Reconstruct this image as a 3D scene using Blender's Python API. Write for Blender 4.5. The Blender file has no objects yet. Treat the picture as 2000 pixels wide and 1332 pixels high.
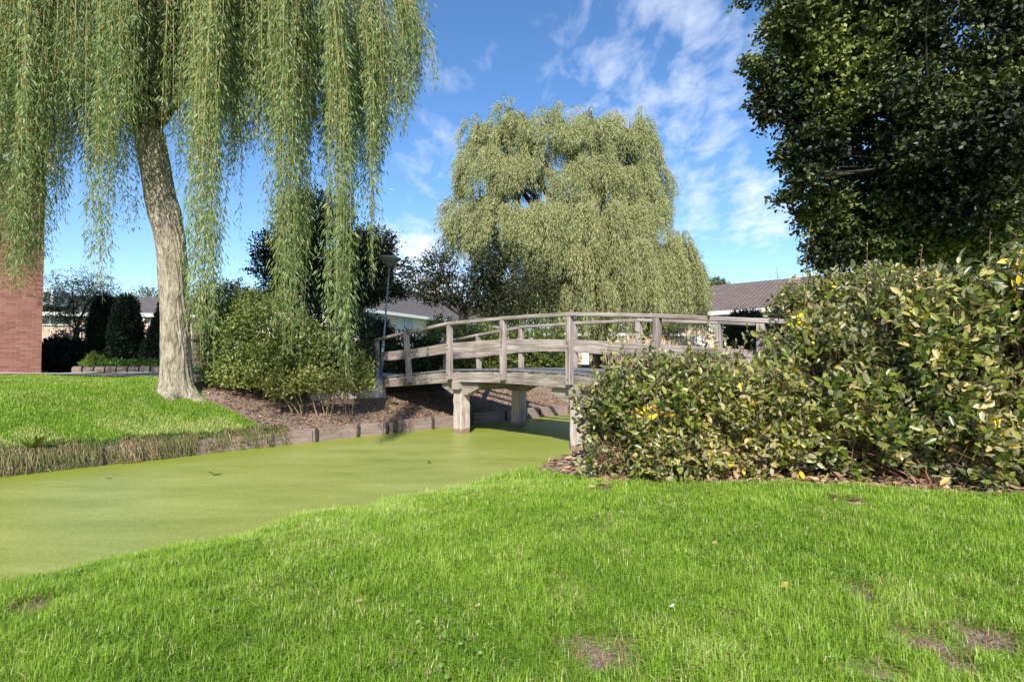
import bpy, math, random
import numpy as np
R = math.radians
rng = np.random.default_rng(7)
random.seed(7)
scene = bpy.context.scene
COL = scene.collection
S = math.sqrt(.5)

# ------------------------------------------------------------------ camera
F = 1100.0; CAMH = 1.64; PITCH = R(1.77)
cam_d = bpy.data.cameras.new('camera'); cam = bpy.data.objects.new('camera', cam_d); COL.objects.link(cam)
cam.location = (0, 0, CAMH); cam.rotation_euler = (R(90) + PITCH, 0, 0)
cam_d.sensor_width = 36; cam_d.lens = F / 2000 * 36; cam_d.clip_end = 20000; cam_d.clip_start = .05
scene.camera = cam

# ------------------------------------------------------------------ sun, sky, exposure
SUN_EL = 38.0; SUN_AZ = -5.0          # azimuth: degrees from straight behind the camera, negative = from the left
sl = bpy.data.lights.new('sun', 'SUN'); sl.energy = 5.0; sl.angle = R(.55); sl.color = (1, .93, .84)
so = bpy.data.objects.new('sun', sl); COL.objects.link(so)
so.rotation_euler = (R(90 - SUN_EL), 0, R(SUN_AZ))
scene.view_settings.view_transform = 'Standard'; scene.view_settings.look = 'None'
scene.view_settings.exposure = 0.74; scene.view_settings.gamma = 1
w = bpy.data.worlds.new('World'); scene.world = w; w.use_nodes = True
nt = w.node_tree; nt.nodes.clear()


def N(nt, t, **kw):
    n = nt.nodes.new(t)
    for k, v in kw.items():
        if k.startswith('i_'):
            n.inputs[k[2:].replace('_', ' ')].default_value = v
        else:
            setattr(n, k, v)
    return n


def math_(nt, op, a, b=None, c=None, clamp=False):
    n = nt.nodes.new('ShaderNodeMath'); n.operation = op; n.use_clamp = clamp
    for i, v in enumerate((a, b, c)):
        if v is None: continue
        if isinstance(v, (int, float)): n.inputs[i].default_value = v
        else: nt.links.new(v, n.inputs[i])
    return n.outputs[0]


def mixc(nt, f, a, b, mode='MIX'):
    n = nt.nodes.new('ShaderNodeMix'); n.data_type = 'RGBA'; n.blend_type = mode
    for i, v in ((0, f), (6, a), (7, b)):
        if isinstance(v, (int, float)): n.inputs[i].default_value = v
        elif isinstance(v, tuple): n.inputs[i].default_value = (*v[:3], 1)
        else: nt.links.new(v, n.inputs[i])
    return n.outputs[2]


def direction(x, y):
    a = (x - 1000) / F; b = (666 - y) / F
    v = np.array([a, math.cos(PITCH) - b * math.sin(PITCH), math.sin(PITCH) + b * math.cos(PITCH)])
    return v / np.linalg.norm(v)


def at(x, y, Y):
    """point seen at photo pixel x,y at distance Y"""
    d = direction(x, y); t = Y / d[1]
    return np.array([d[0] * t, Y, CAMH + d[2] * t])


sky = N(nt, 'ShaderNodeTexSky', sky_type='NISHITA', sun_disc=False)
sky.sun_elevation = R(SUN_EL); sky.sun_rotation = R(180 - SUN_AZ)
sky.air_density = 1.0; sky.dust_density = .3; sky.ozone_density = 3.2
hs = N(nt, 'ShaderNodeHueSaturation'); hs.inputs['Saturation'].default_value = 1.16; hs.inputs['Hue'].default_value = .5; hs.inputs['Value'].default_value = 1.15
nt.links.new(mixc(nt, 1.0, sky.outputs[0], (.97, .965, 1.0), 'MULTIPLY'), hs.inputs['Color'])
tc = N(nt, 'ShaderNodeTexCoord')
sep = N(nt, 'ShaderNodeSeparateXYZ'); nt.links.new(tc.outputs['Generated'], sep.inputs[0])
zz = math_(nt, 'ADD', math_(nt, 'MAXIMUM', sep.outputs[2], 0.0), .16)
cmb = N(nt, 'ShaderNodeCombineXYZ')
nt.links.new(math_(nt, 'DIVIDE', sep.outputs[0], zz), cmb.inputs[0])
nt.links.new(math_(nt, 'DIVIDE', sep.outputs[1], zz), cmb.inputs[1])
mp = N(nt, 'ShaderNodeMapping'); mp.inputs['Rotation'].default_value = (0, 0, R(28)); mp.inputs['Scale'].default_value = (1.5, .85, 1)
nt.links.new(cmb.outputs[0], mp.inputs[0])
nz = N(nt, 'ShaderNodeTexNoise', i_Scale=6.5, i_Detail=9.0, i_Roughness=.6, i_Distortion=.3); nt.links.new(mp.outputs[0], nz.inputs['Vector'])
nz2 = N(nt, 'ShaderNodeTexNoise', i_Scale=1.7, i_Detail=3.0, i_Roughness=.5); nt.links.new(mp.outputs[0], nz2.inputs['Vector'])
cover = None
for (x, y, r, a) in [(1290, 150, 14, .75), (1180, 120, 9, .35), (1400, 90, 9, .5), (1330, 260, 9, .6), (1400, 380, 7, .75), (1490, 400, 6, .95), (870, 320, 6, .6), (880, 100, 6, .4),
                     (800, 560, 9, 1.3), (860, 375, 5, .35), (1700, 300, 12, .4)]:
    d = direction(x, y)
    vm = N(nt, 'ShaderNodeVectorMath', operation='DOT_PRODUCT'); nt.links.new(tc.outputs['Generated'], vm.inputs[0]); vm.inputs[1].default_value = tuple(d)
    mr = N(nt, 'ShaderNodeMapRange', interpolation_type='SMOOTHSTEP'); nt.links.new(vm.outputs['Value'], mr.inputs[0])
    mr.inputs[1].default_value = math.cos(R(r)); mr.inputs[2].default_value = math.cos(R(r * .1)); mr.inputs[3].default_value = 0; mr.inputs[4].default_value = a
    cover = mr.outputs[0] if cover is None else math_(nt, 'MAXIMUM', cover, mr.outputs[0])
nsum = math_(nt, 'ADD', math_(nt, 'MULTIPLY', nz.outputs[0], .7), math_(nt, 'MULTIPLY', nz2.outputs[0], .3))
thr = math_(nt, 'SUBTRACT', .57, math_(nt, 'MULTIPLY', cover, .2))
cl = math_(nt, 'MULTIPLY', math_(nt, 'SUBTRACT', nsum, thr), 3.8, clamp=True)
cl = math_(nt, 'MULTIPLY', math_(nt, 'MULTIPLY', cl, math_(nt, 'ADD', .2, math_(nt, 'MULTIPLY', cover, .62))), 1.0, clamp=True)
skyc = mixc(nt, cl, hs.outputs[0], (6.6, 6.9, 7.7))
bg = N(nt, 'ShaderNodeBackground'); bg.inputs['Strength'].default_value = .108
nt.links.new(skyc, bg.inputs[0])
wo = N(nt, 'ShaderNodeOutputWorld'); nt.links.new(bg.outputs[0], wo.inputs[0])

# ------------------------------------------------------------------ helpers
def tag(o, label=None, cat=None, group=None, kind=None):
    if label: o['label'] = label
    if cat: o['category'] = cat
    if group: o['group'] = group
    if kind: o['kind'] = kind
    return o


def empty(name, loc, label, cat, group=None, rz=0):
    o = bpy.data.objects.new(name, None); COL.objects.link(o); o.location = tuple(float(c) for c in loc)
    o.rotation_euler = (0, 0, rz); o.empty_display_size = .2
    return tag(o, label, cat, group)


def smooth(x, a, b):
    t = np.clip((np.asarray(x, float) - a) / (b - a), 0, 1)
    return t * t * (3 - 2 * t)


def hash_(ix, iy, iz, seed):
    h = (ix.astype(np.int64) * 374761393 + iy.astype(np.int64) * 668265263 + iz.astype(np.int64) * 2147483647 + seed * 1274126177) & 0xffffffff
    h = ((h ^ (h >> 13)) * 1274126177) & 0xffffffff
    return ((h ^ (h >> 16)) & 0xffff) / 65535.0


def vnoise(x, y, z=0.0, seed=1):
    x, y, z = np.broadcast_arrays(np.asarray(x, float), np.asarray(y, float), np.asarray(z, float))
    ix, iy, iz = np.floor(x).astype(int), np.floor(y).astype(int), np.floor(z).astype(int)
    fx, fy, fz = x - ix, y - iy, z - iz
    fx, fy, fz = [f * f * (3 - 2 * f) for f in (fx, fy, fz)]
    out = 0
    for a in (0, 1):
        for b in (0, 1):
            for c in (0, 1):
                out = out + hash_(ix + a, iy + b, iz + c, seed) * (fx if a else 1 - fx) * (fy if b else 1 - fy) * (fz if c else 1 - fz)
    return out


def fbm(x, y, z=0.0, seed=1, o=3):
    s = 0; a = .5; t = 0
    for k in range(o):
        s = s + a * vnoise(np.asarray(x) * 2 ** k, np.asarray(y) * 2 ** k, np.asarray(z) * 2 ** k, seed + k); t += a; a *= .5
    return s / t


def npmesh(name, V, Fc, mat, parent=None, attrs=None, uv=None, smooth_=False, loc=None):
    """V (n,3); Fc list of (m,k) index arrays"""
    V = np.asarray(V, np.float32)
    if loc is not None: V = V - np.asarray(loc, np.float32)
    if not isinstance(Fc, list): Fc = [Fc]
    me = bpy.data.meshes.new(name)
    me.vertices.add(len(V)); me.vertices.foreach_set('co', V.ravel())
    li = np.concatenate([f.ravel() for f in Fc]).astype(np.int32)
    tot = np.concatenate([np.full(len(f), f.shape[1], np.int32) for f in Fc])
    st = np.concatenate([[0], np.cumsum(tot)[:-1]]).astype(np.int32)
    me.loops.add(len(li)); me.loops.foreach_set('vertex_index', li)
    me.polygons.add(len(tot)); me.polygons.foreach_set('loop_start', st); me.polygons.foreach_set('loop_total', tot)
    if smooth_: me.polygons.foreach_set('use_smooth', np.ones(len(tot), bool))
    me.update(calc_edges=True)
    for k, a in (attrs or {}).items():
        at_ = me.attributes.new(k, 'FLOAT', 'POINT'); at_.data.foreach_set('value', np.asarray(a, np.float32))
    if uv is not None:
        l = me.uv_layers.new(name='UVMap'); l.data.foreach_set('uv', np.asarray(uv, np.float32)[li].ravel())
    me.materials.append(mat)
    o = bpy.data.objects.new(name, me); COL.objects.link(o)
    if parent is not None: o.parent = parent
    if loc is not None and parent is None: o.location = tuple(float(c) for c in loc)
    return o


class MB:
    """mesh builder of boxes / beams / prisms with metre UVs"""
    def __init__(s): s.v = []; s.f = []; s.uv = []; s.sm = []
    def poly(s, pts, uvs=None, sm=False):
        i = len(s.v); s.v += [tuple(map(float, p)) for p in pts]; s.f.append(list(range(i, i + len(pts))))
        if uvs is None:
            p = np.array(pts, float); n = np.zeros(3)
            for k in range(len(p)): n += np.cross(p[k], p[(k + 1) % len(p)])
            n /= max(np.linalg.norm(n), 1e-9)
            if abs(n[2]) > .95: uvs = [(q[0], q[1]) for q in p]
            else:
                t = np.cross((0, 0, 1), n); t /= np.linalg.norm(t); b = np.cross(n, t)
                uvs = [(q @ t, q @ b) for q in p]
        s.uv.append([tuple(map(float, q)) for q in uvs]); s.sm.append(sm)
    def box(s, c, d, rz=0.0):
        cx, cy, cz = c; x, y, z = d[0] / 2, d[1] / 2, d[2] / 2; ca, sa = math.cos(rz), math.sin(rz)
        P = [(cx + a * x * ca - b * y * sa, cy + a * x * sa + b * y * ca, cz + e * z) for e in (-1, 1) for b in (-1, 1) for a in (-1, 1)]
        for q in ((0, 2, 3, 1), (4, 5, 7, 6), (0, 1, 5, 4), (2, 6, 7, 3), (0, 4, 6, 2), (1, 3, 7, 5)):
            s.poly([P[k] for k in q])
    def beam(s, p0, p1, w, h, up=(0, 0, 1), cham=.006, seg=1, jit=0.0):
        """chamfered timber from p0 to p1, w across, h along up"""
        p0 = np.array(p0, float); p1 = np.array(p1, float); L = np.linalg.norm(p1 - p0); d = (p1 - p0) / L
        up = np.array(up, float); sd = np.cross(d, up); sd /= np.linalg.norm(sd); up = np.cross(sd, d)
        a, b, c = w / 2, h / 2, cham
        prof = [(a, b - c), (a - c, b), (-a + c, b), (-a, b - c), (-a, -b + c), (-a + c, -b), (a - c, -b), (a, -b + c)]
        o = random.random() * 50
        rings = []
        for k in range(seg + 1):
            t = k / seg; j = (rng.random(2) - .5) * jit
            rings.append([p0 + d * L * t + sd * (x + j[0]) + up * (y + j[1] + (rng.random() - .5) * jit * .25) for x, y in prof])
        per = [0]
        for k in range(8):
            q, r = prof[k], prof[(k + 1) % 8]; per.append(per[-1] + math.dist(q, r))
        for k in range(seg):
            for m in range(8):
                n = (m + 1) % 8; ua, ub = o + L * k / seg, o + L * (k + 1) / seg
                s.poly([rings[k][m], rings[k][n], rings[k + 1][n], rings[k + 1][m]][::-1], [(ua, per[m] + o), (ua, per[m + 1] + o), (ub, per[m + 1] + o), (ub, per[m] + o)][::-1])
        s.poly(rings[0], [(o + x * .1, o + y) for x, y in prof]); s.poly(rings[-1][::-1], [(o + x * .1, o + y) for x, y in prof][::-1])
    def tube(s, pts, rad, n=10, cap=True):
        V, Fq, U = tube_np(pts, rad, n)
        i = len(s.v)
        for q in Fq: s.poly([V[k] for k in q], [U[k] for k in q], True)
        if cap:
            m = len(pts); s.poly([V[(m - 1) * (n + 1) + k] for k in range(n)]); s.poly([V[k] for k in range(n)][::-1])
    def build(s, name, mat, parent=None, loc=None):
        me = bpy.data.meshes.new(name)
        V = np.array(s.v)
        if loc is not None: V = V - np.array(loc)
        me.from_pydata(V.tolist(), [], s.f)
        l = me.uv_layers.new(name='UVMap'); l.data.foreach_set('uv', np.array([q for f in s.uv for q in f], np.float32).ravel())
        me.polygons.foreach_set('use_smooth', np.array(s.sm, bool)); me.update(); me.materials.append(mat)
        if any(s.sm):
            import bmesh
            b = bmesh.new(); b.from_mesh(me); bmesh.ops.remove_doubles(b, verts=b.verts, dist=1e-5); b.to_mesh(me); b.free()
        o = bpy.data.objects.new(name, me); COL.objects.link(o)
        if parent is not None: o.parent = parent
        if loc is not None and parent is None: o.location = tuple(float(c) for c in loc)
        return o


def tube_np(pts, rad, n):
    pts = np.array(pts, float); m = len(pts); rad = np.broadcast_to(np.array(rad, float), (m,))
    T = np.gradient(pts, axis=0); T /= np.maximum(np.linalg.norm(T, axis=1, keepdims=True), 1e-9)
    a = np.array([0, 0, 1.]) if abs(T[0][2]) < .8 else np.array([1., 0, 0])
    V = []; U = []; L = 0
    x = np.cross(a, T[0]); x /= np.linalg.norm(x)
    for k in range(m):
        x = x - T[k] * (x @ T[k]); x /= np.linalg.norm(x); y = np.cross(T[k], x)
        if k: L += np.linalg.norm(pts[k] - pts[k - 1])
        for j in range(n + 1):
            an = 2 * math.pi * j / n
            V.append(pts[k] + rad[k] * (math.cos(an) * x + math.sin(an) * y)); U.append((L, rad[k] * an))
    Fq = [(k * (n + 1) + j, k * (n + 1) + j + 1, (k + 1) * (n + 1) + j + 1, (k + 1) * (n + 1) + j) for k in range(m - 1) for j in range(n)]
    return np.array(V), np.array(Fq), U


class Tubes:
    """many thin tubes at once (twigs, stems)"""
    def __init__(s): s.V = []; s.F = []; s.n = 0; s.U = []
    def add(s, pts, rad, n=4):
        V, Fq, U = tube_np(pts, rad, n); s.V.append(V); s.F.append(Fq + s.n); s.n += len(V); s.U.append(np.array(U) + random.random() * 30)
    def build(s, name, mat, parent=None):
        return npmesh(name, np.concatenate(s.V), np.concatenate(s.F), mat, parent, uv=np.concatenate(s.U), smooth_=True)


# ------------------------------------------------------------------ materials
def newmat(name):
    m = bpy.data.materials.new(name); m.use_nodes = True; nt = m.node_tree; nt.nodes.clear()
    out = N(nt, 'ShaderNodeOutputMaterial'); p = N(nt, 'ShaderNodeBsdfPrincipled'); nt.links.new(p.outputs[0], out.inputs[0])
    return m, nt, p, out


def ramp(nt, fac, stops):
    r = N(nt, 'ShaderNodeValToRGB'); e = r.color_ramp.elements
    while len(e) < len(stops): e.new(.5)
    for k, (pos, c) in enumerate(stops): e[k].position = pos; e[k].color = (*c, 1)
    nt.links.new(fac, r.inputs[0]); return r.outputs[0]


def noise(nt, vec, scale, detail=4, rough=.55, mapscale=None, dist=0.0):
    if mapscale is not None:
        m = N(nt, 'ShaderNodeMapping'); m.inputs['Scale'].default_value = mapscale; nt.links.new(vec, m.inputs[0]); vec = m.outputs[0]
    n = N(nt, 'ShaderNodeTexNoise', i_Scale=float(scale), i_Detail=float(detail), i_Roughness=rough, i_Distortion=dist); nt.links.new(vec, n.inputs['Vector']); return n.outputs[0]


def bump(nt, p, h, strength, dist):
    b = N(nt, 'ShaderNodeBump'); b.inputs['Strength'].default_value = strength; b.inputs['Distance'].default_value = dist
    nt.links.new(h, b.inputs['Height']); nt.links.new(b.outputs[0], p.inputs['Normal'])


def plain(name, c, rough=.6, metal=0.0, var=.12, scale=6, bmp=0.0):
    m, nt, p, _ = newmat(name); tc = N(nt, 'ShaderNodeTexCoord')
    n = noise(nt, tc.outputs['Object'], scale, 5)
    c1 = tuple(x * (1 - var) for x in c); c2 = tuple(min(1, x * (1 + var)) for x in c)
    nt.links.new(ramp(nt, n, [(.3, c1), (.7, c2)]), p.inputs['Base Color'])
    p.inputs['Roughness'].default_value = rough; p.inputs['Metallic'].default_value = metal
    if bmp: bump(nt, p, noise(nt, tc.outputs['Object'], scale * 6, 4), bmp, .01)
    return m


def leafmat(name, stops, rough=.45, transl=.3, back=None, spec=.5):
    m, nt, p, out = newmat(name)
    a = N(nt, 'ShaderNodeAttribute', attribute_name='tint')
    c = ramp(nt, a.outputs['Fac'], stops)
    if back is not None:
        g = N(nt, 'ShaderNodeNewGeometry'); c = mixc(nt, math_(nt, 'MULTIPLY', g.outputs['Backfacing'], .75), c, back)
    nt.links.new(c, p.inputs['Base Color']); p.inputs['Roughness'].default_value = rough
    p.inputs['Specular IOR Level'].default_value = spec
    t = N(nt, 'ShaderNodeBsdfTranslucent'); nt.links.new(mixc(nt, 1.0, c, (1.0, 1.0, .55), 'MULTIPLY'), t.inputs[0])
    mx = N(nt, 'ShaderNodeMixShader'); mx.inputs[0].default_value = transl
    nt.links.new(p.outputs[0], mx.inputs[1]); nt.links.new(t.outputs[0], mx.inputs[2]); nt.links.new(mx.outputs[0], out.inputs[0])
    return m


def woodmat(name, stops, moss=0.0, bmp=.5, wet=False):
    m, nt, p, _ = newmat(name); tc = N(nt, 'ShaderNodeTexCoord'); uv = tc.outputs['UV']
    g = noise(nt, uv, 1, 6, .68, (1.3, 30, 1), .5); b = noise(nt, uv, 1, 3, .5, (1.4, 2, 1))
    f = math_(nt, 'ADD', math_(nt, 'MULTIPLY', g, .65), math_(nt, 'MULTIPLY', b, .35))
    c = ramp(nt, f, stops)
    cr = noise(nt, uv, 1, 3, .55, (1.6, 38, 1)); crk = math_(nt, 'MULTIPLY', math_(nt, 'SUBTRACT', cr, .58), 9, clamp=True)
    c = mixc(nt, math_(nt, 'MULTIPLY', crk, .55), c, (.045, .035, .028))
    if moss:
        ms = math_(nt, 'MULTIPLY', math_(nt, 'SUBTRACT', noise(nt, tc.outputs['Object'], 3.5, 5), .52), 7, clamp=True)
        c = mixc(nt, math_(nt, 'MULTIPLY', ms, moss), c, (.13, .15, .055))
    if wet:
        sp = N(nt, 'ShaderNodeSeparateXYZ'); nt.links.new(tc.outputs['Object'], sp.inputs[0])
        zz = math_(nt, 'ADD', sp.outputs[2], math_(nt, 'MULTIPLY', noise(nt, tc.outputs['Object'], 14, 4), -.12))
        c = mixc(nt, math_(nt, 'MULTIPLY', math_(nt, 'MULTIPLY', math_(nt, 'SUBTRACT', .07, zz), 22, clamp=True), .8), c, (.20, .11, .075))
    nt.links.new(c, p.inputs['Base Color']); p.inputs['Roughness'].default_value = .8
    bump(nt, p, g, bmp, .012)
    return m


def barkmat(name, c1, c2, c3, scale=1.0):
    m, nt, p, _ = newmat(name); tc = N(nt, 'ShaderNodeTexCoord')
    v = noise(nt, tc.outputs['Object'], 15 * scale, 7, .66, (1, 1, .28), .8)
    b = noise(nt, tc.outputs['Object'], 1.4, 4)
    nt.links.new(mixc(nt, math_(nt, 'MULTIPLY', b, .35), ramp(nt, v, [(.36, c1), (.48, c2), (.62, c3)]), (c2[0] * .9, c2[1] * 1.15, c2[2] * .9)), p.inputs['Base Color'])
    p.inputs['Roughness'].default_value = .9; bump(nt, p, v, 1.0, .05)
    return m


M = {}
M['wood'] = woodmat('weathered_wood', [(.37, (.10, .078, .068)), (.49, (.255, .215, .19)), (.62, (.44, .385, .355))])
M['wood_mossy'] = woodmat('mossy_wood', [(.37, (.09, .072, .058)), (.49, (.235, .20, .17)), (.64, (.40, .35, .31))], moss=.22)
M['wood_pile'] = woodmat('pile_wood', [(.3, (.13, .09, .075)), (.45, (.38, .31, .27)), (.66, (.60, .53, .48))], bmp=1.0, wet=True)
M['board_red'] = woodmat('bank_board', [(.3, (.13, .085, .07)), (.48, (.25, .18, .155)), (.7, (.38, .29, .255))])
M['rust'] = plain('rusty_steel', (.10, .06, .045), .6, .3, .3, 30)
M['stake'] = plain('wet_dark_stake', (.05, .035, .028), .7, 0, .4, 20)
M['dark_wood'] = plain('near_black_wood', (.022, .014, .012), .7)
M['deck'] = plain('gritty_deck', (.13, .135, .145), .7, 0, .4, 14, .3)
M['bark'] = barkmat('willow_bark', (.06, .045, .03), (.27, .22, .165), (.45, .385, .30))
M['bark_dark'] = barkmat('dark_bark', (.02, .016, .012), (.05, .04, .03), (.09, .075, .06), 2)
M['twig'] = plain('twig', (.30, .22, .12), .8, 0, .35, 8)
M['twig_willow'] = plain('willow_twig', (.36, .27, .09), .7, 0, .3, 3)
M['twig_red'] = plain('red_brown_twig', (.22, .12, .075), .8, 0, .45, 6)
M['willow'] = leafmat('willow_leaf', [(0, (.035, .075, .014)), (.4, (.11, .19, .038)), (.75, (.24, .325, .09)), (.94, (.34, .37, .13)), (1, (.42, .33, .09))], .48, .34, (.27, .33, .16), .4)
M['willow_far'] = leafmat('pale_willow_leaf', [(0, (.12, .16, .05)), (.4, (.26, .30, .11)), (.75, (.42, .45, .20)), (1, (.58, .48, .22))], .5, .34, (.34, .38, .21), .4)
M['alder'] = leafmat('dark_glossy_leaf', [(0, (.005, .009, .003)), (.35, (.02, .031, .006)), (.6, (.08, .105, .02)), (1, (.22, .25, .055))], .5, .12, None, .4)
M['midtree'] = leafmat('dark_tree_leaf', [(0, (.012, .02, .008)), (.6, (.035, .05, .014)), (1, (.14, .14, .035))], .5, .2)
M['olive'] = leafmat('olive_tree_leaf', [(0, (.05, .07, .02)), (.6, (.13, .15, .045)), (1, (.26, .24, .07))], .5, .3)
M['shrub'] = leafmat('bank_shrub_leaf', [(0, (.08, .12, .02)), (.4, (.17, .225, .05)), (.82, (.34, .36, .10)), (.95, (.42, .34, .09)), (1, (.42, .17, .06))], .5, .3)
M['shrub_yellow'] = leafmat('yellow_shrub_leaf', [(0, (.11, .15, .03)), (.5, (.22, .24, .055)), (.9, (.36, .30, .07)), (1, (.4, .22, .06))], .5, .3)
M['hedge_green'] = leafmat('bright_shrub_leaf', [(0, (.05, .09, .015)), (.5, (.14, .19, .035)), (.9, (.27, .29, .07)), (1, (.32, .22, .06))], .5, .3)
M['hedge'] = leafmat('leathery_leaf', [(0, (.028, .050, .009)), (.28, (.09, .130, .018)), (.5, (.20, .225, .035)), (.66, (.37, .33, .10)), (.80, (.50, .40, .18)), (.90, (.40, .24, .12)), (.93, (.80, .52, .02)), (1, (.80, .62, .06))], .34, .28, (.33, .31, .19), .45)
M['conifer'] = leafmat('conifer_needles', [(0, (.008, .018, .008)), (.7, (.022, .042, .016)), (1, (.045, .07, .025))], .7, .05)
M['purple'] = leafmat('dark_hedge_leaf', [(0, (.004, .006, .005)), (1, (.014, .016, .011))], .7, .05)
M['limegreen'] = leafmat('lime_leaf', [(0, (.10, .16, .02)), (1, (.26, .33, .05))], .5, .3)
M['ground_leaf'] = leafmat('ground_cover_leaf', [(0, (.06, .13, .03)), (.6, (.15, .25, .06)), (1, (.27, .36, .12))], .75, .3, None, .15)
M['reed'] = leafmat('pale_reed', [(0, (.30, .22, .13)), (.6, (.50, .39, .26)), (1, (.62, .52, .38))], .7, .3)
M['grass'] = leafmat('grass_blade', [(0, (.070, .155, .012)), (.35, (.185, .33, .024)), (.7, (.33, .50, .055)), (.86, (.50, .63, .18)), (.92, (.68, .62, .30)), (.95, (.24, .14, .075)), (1, (.38, .25, .15))], .38, .40, None, .5)
M['straw'] = leafmat('bank_straw', [(0, (.05, .11, .012)), (.35, (.14, .22, .04)), (.5, (.22, .17, .08)), (.8, (.46, .35, .20)), (1, (.62, .50, .32))], .7, .25)
M['litter'] = leafmat('dry_leaf', [(0, (.13, .075, .045)), (.5, (.34, .20, .12)), (.85, (.52, .36, .22)), (.95, (.55, .40, .12)), (1, (.25, .28, .08))], .6, .15)
M['white'] = plain('white_paint', (.78, .78, .76), .5, 0, .04)
M['metal'] = plain('galvanised_steel', (.26, .29, .28), .45, .4, .15)
M['lamp_hood'] = plain('grey_lamp_hood', (.15, .15, .14), .6)
M['concrete'] = plain('concrete', (.40, .38, .34), .85, 0, .25, 5, .4)
M['block'] = plain('dull_brown_block', (.20, .15, .125), .9, 0, .3, 9, .4)
M['pave'] = plain('pale_paving', (.46, .42, .38), .9, 0, .15, 12, .3)
M['asphalt'] = plain('asphalt', (.09, .09, .095), .9, 0, .25, 30, .3)
M['render'] = plain('pinkish_brick', (.46, .34, .27), .9, 0, .08)
M['cream'] = plain('cream_wall', (.60, .49, .36), .9, 0, .06)
M['pale'] = plain('off_white_wall', (.78, .66, .56), .9, 0, .05)
M['zinc'] = plain('dark_panel', (.06, .06, .065), .6)
M['carblue'] = plain('dark_blue_paint', (.012, .022, .07), .25, 0, .03)
M['rubber'] = plain('black_rubber', (.02, .02, .02), .7)
M['dark'] = plain('dark_interior', (.015, .015, .015), .8)
m, nt, p, _ = newmat('window_glass'); p.inputs['Base Color'].default_value = (.06, .075, .09, 1); p.inputs['Roughness'].default_value = .06; p.inputs['Specular IOR Level'].default_value = .8; M['glass'] = m
m, nt, p, _ = newmat('curtained_glass'); p.inputs['Base Color'].default_value = (.42, .45, .48, 1); p.inputs['Roughness'].default_value = .12; M['curtain'] = m


def brickmat(name, c1, c2, mortar, sc=1.0):
    m, nt, p, _ = newmat(name); tc = N(nt, 'ShaderNodeTexCoord')
    b = N(nt, 'ShaderNodeTexBrick'); b.offset = .5
    b.inputs['Color1'].default_value = (*c1, 1); b.inputs['Color2'].default_value = (*c2, 1); b.inputs['Mortar'].default_value = (*mortar, 1)
    b.inputs['Scale'].default_value = 1.0; b.inputs['Brick Width'].default_value = .22 * sc; b.inputs['Row Height'].default_value = .0625 * sc
    b.inputs['Mortar Size'].default_value = .006 * sc; b.inputs['Mortar Smooth'].default_value = .3; b.inputs['Bias'].default_value = 0
    nt.links.new(tc.outputs['UV'], b.inputs[0])
    n = noise(nt, tc.outputs['Object'], 1.2, 5)
    nt.links.new(mixc(nt, math_(nt, 'MULTIPLY', n, .5), b.outputs[0], tuple(x * .55 for x in c1)), p.inputs['Base Color'])
    p.inputs['Roughness'].default_value = .9; bump(nt, p, math_(nt, 'SUBTRACT', 1.0, b.outputs['Fac']), .6, .01)
    return m


M['brick'] = brickmat('red_brick', (.225, .078, .055), (.36, .155, .12), (.30, .235, .20))
M['brick_pale'] = brickmat('pale_brick', (.50, .33, .26), (.58, .41, .33), (.5, .42, .36))


def tilemat(name, c):
    m, nt, p, _ = newmat(name); tc = N(nt, 'ShaderNodeTexCoord')
    b = N(nt, 'ShaderNodeTexBrick'); b.offset = 0
    b.inputs['Color1'].default_value = (*c, 1); b.inputs['Color2'].default_value = (*[x * 1.35 for x in c], 1); b.inputs['Mortar'].default_value = (*[x * .3 for x in c], 1)
    b.inputs['Scale'].default_value = 1; b.inputs['Brick Width'].default_value = .25; b.inputs['Row Height'].default_value = .33; b.inputs['Mortar Size'].default_value = .025; b.inputs['Mortar Smooth'].default_value = .6
    nt.links.new(tc.outputs['UV'], b.inputs[0]); n = noise(nt, tc.outputs['Object'], 2, 5)
    nt.links.new(mixc(nt, math_(nt, 'MULTIPLY', n, .5), b.outputs[0], (.11, .08, .06)), p.inputs['Base Color']); p.inputs['Roughness'].default_value = .85
    bump(nt, p, math_(nt, 'SUBTRACT', 1.0, b.outputs['Fac']), .8, .04)
    return m


M['tile'] = tilemat('roof_tiles', (.145, .112, .10)); M['tile_dark'] = tilemat('dark_roof_tiles', (.10, .09, .09))

# ground material: grass earth / mulch by attribute
m, nt, p, _ = newmat('ground'); tc = N(nt, 'ShaderNodeTexCoord'); ob = tc.outputs['Object']
g1 = noise(nt, ob, 1.2, 5); g2 = noise(nt, ob, 60, 4); g3 = noise(nt, ob, 14, 5)
gr = ramp(nt, math_(nt, 'ADD', math_(nt, 'MULTIPLY', g1, .45), math_(nt, 'MULTIPLY', g2, .55)), [(.3, (.05, .11, .010)), (.5, (.11, .21, .02)), (.7, (.22, .31, .05))])
vo = N(nt, 'ShaderNodeTexVoronoi', i_Scale=42.0); nt.links.new(ob, vo.inputs[0])
so_ = ramp(nt, math_(nt, 'ADD', math_(nt, 'MULTIPLY', g3, .5), math_(nt, 'MULTIPLY', g2, .5)), [(.3, (.085, .055, .04)), (.5, (.22, .155, .12)), (.7, (.38, .29, .23))])
so_ = mixc(nt, math_(nt, 'MULTIPLY', math_(nt, 'LESS_THAN', vo.outputs['Distance'], .22), .7), so_, mixc(nt, noise(nt, ob, 20, 1), (.10, .07, .05), (.42, .26, .16)))
a = N(nt, 'ShaderNodeAttribute', attribute_name='soil')
am = math_(nt, 'MULTIPLY', math_(nt, 'SUBTRACT', math_(nt, 'ADD', a.outputs['Fac'], math_(nt, 'MULTIPLY', math_(nt, 'SUBTRACT', g3, .5), .9)), .4), 5, clamp=True)
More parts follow.
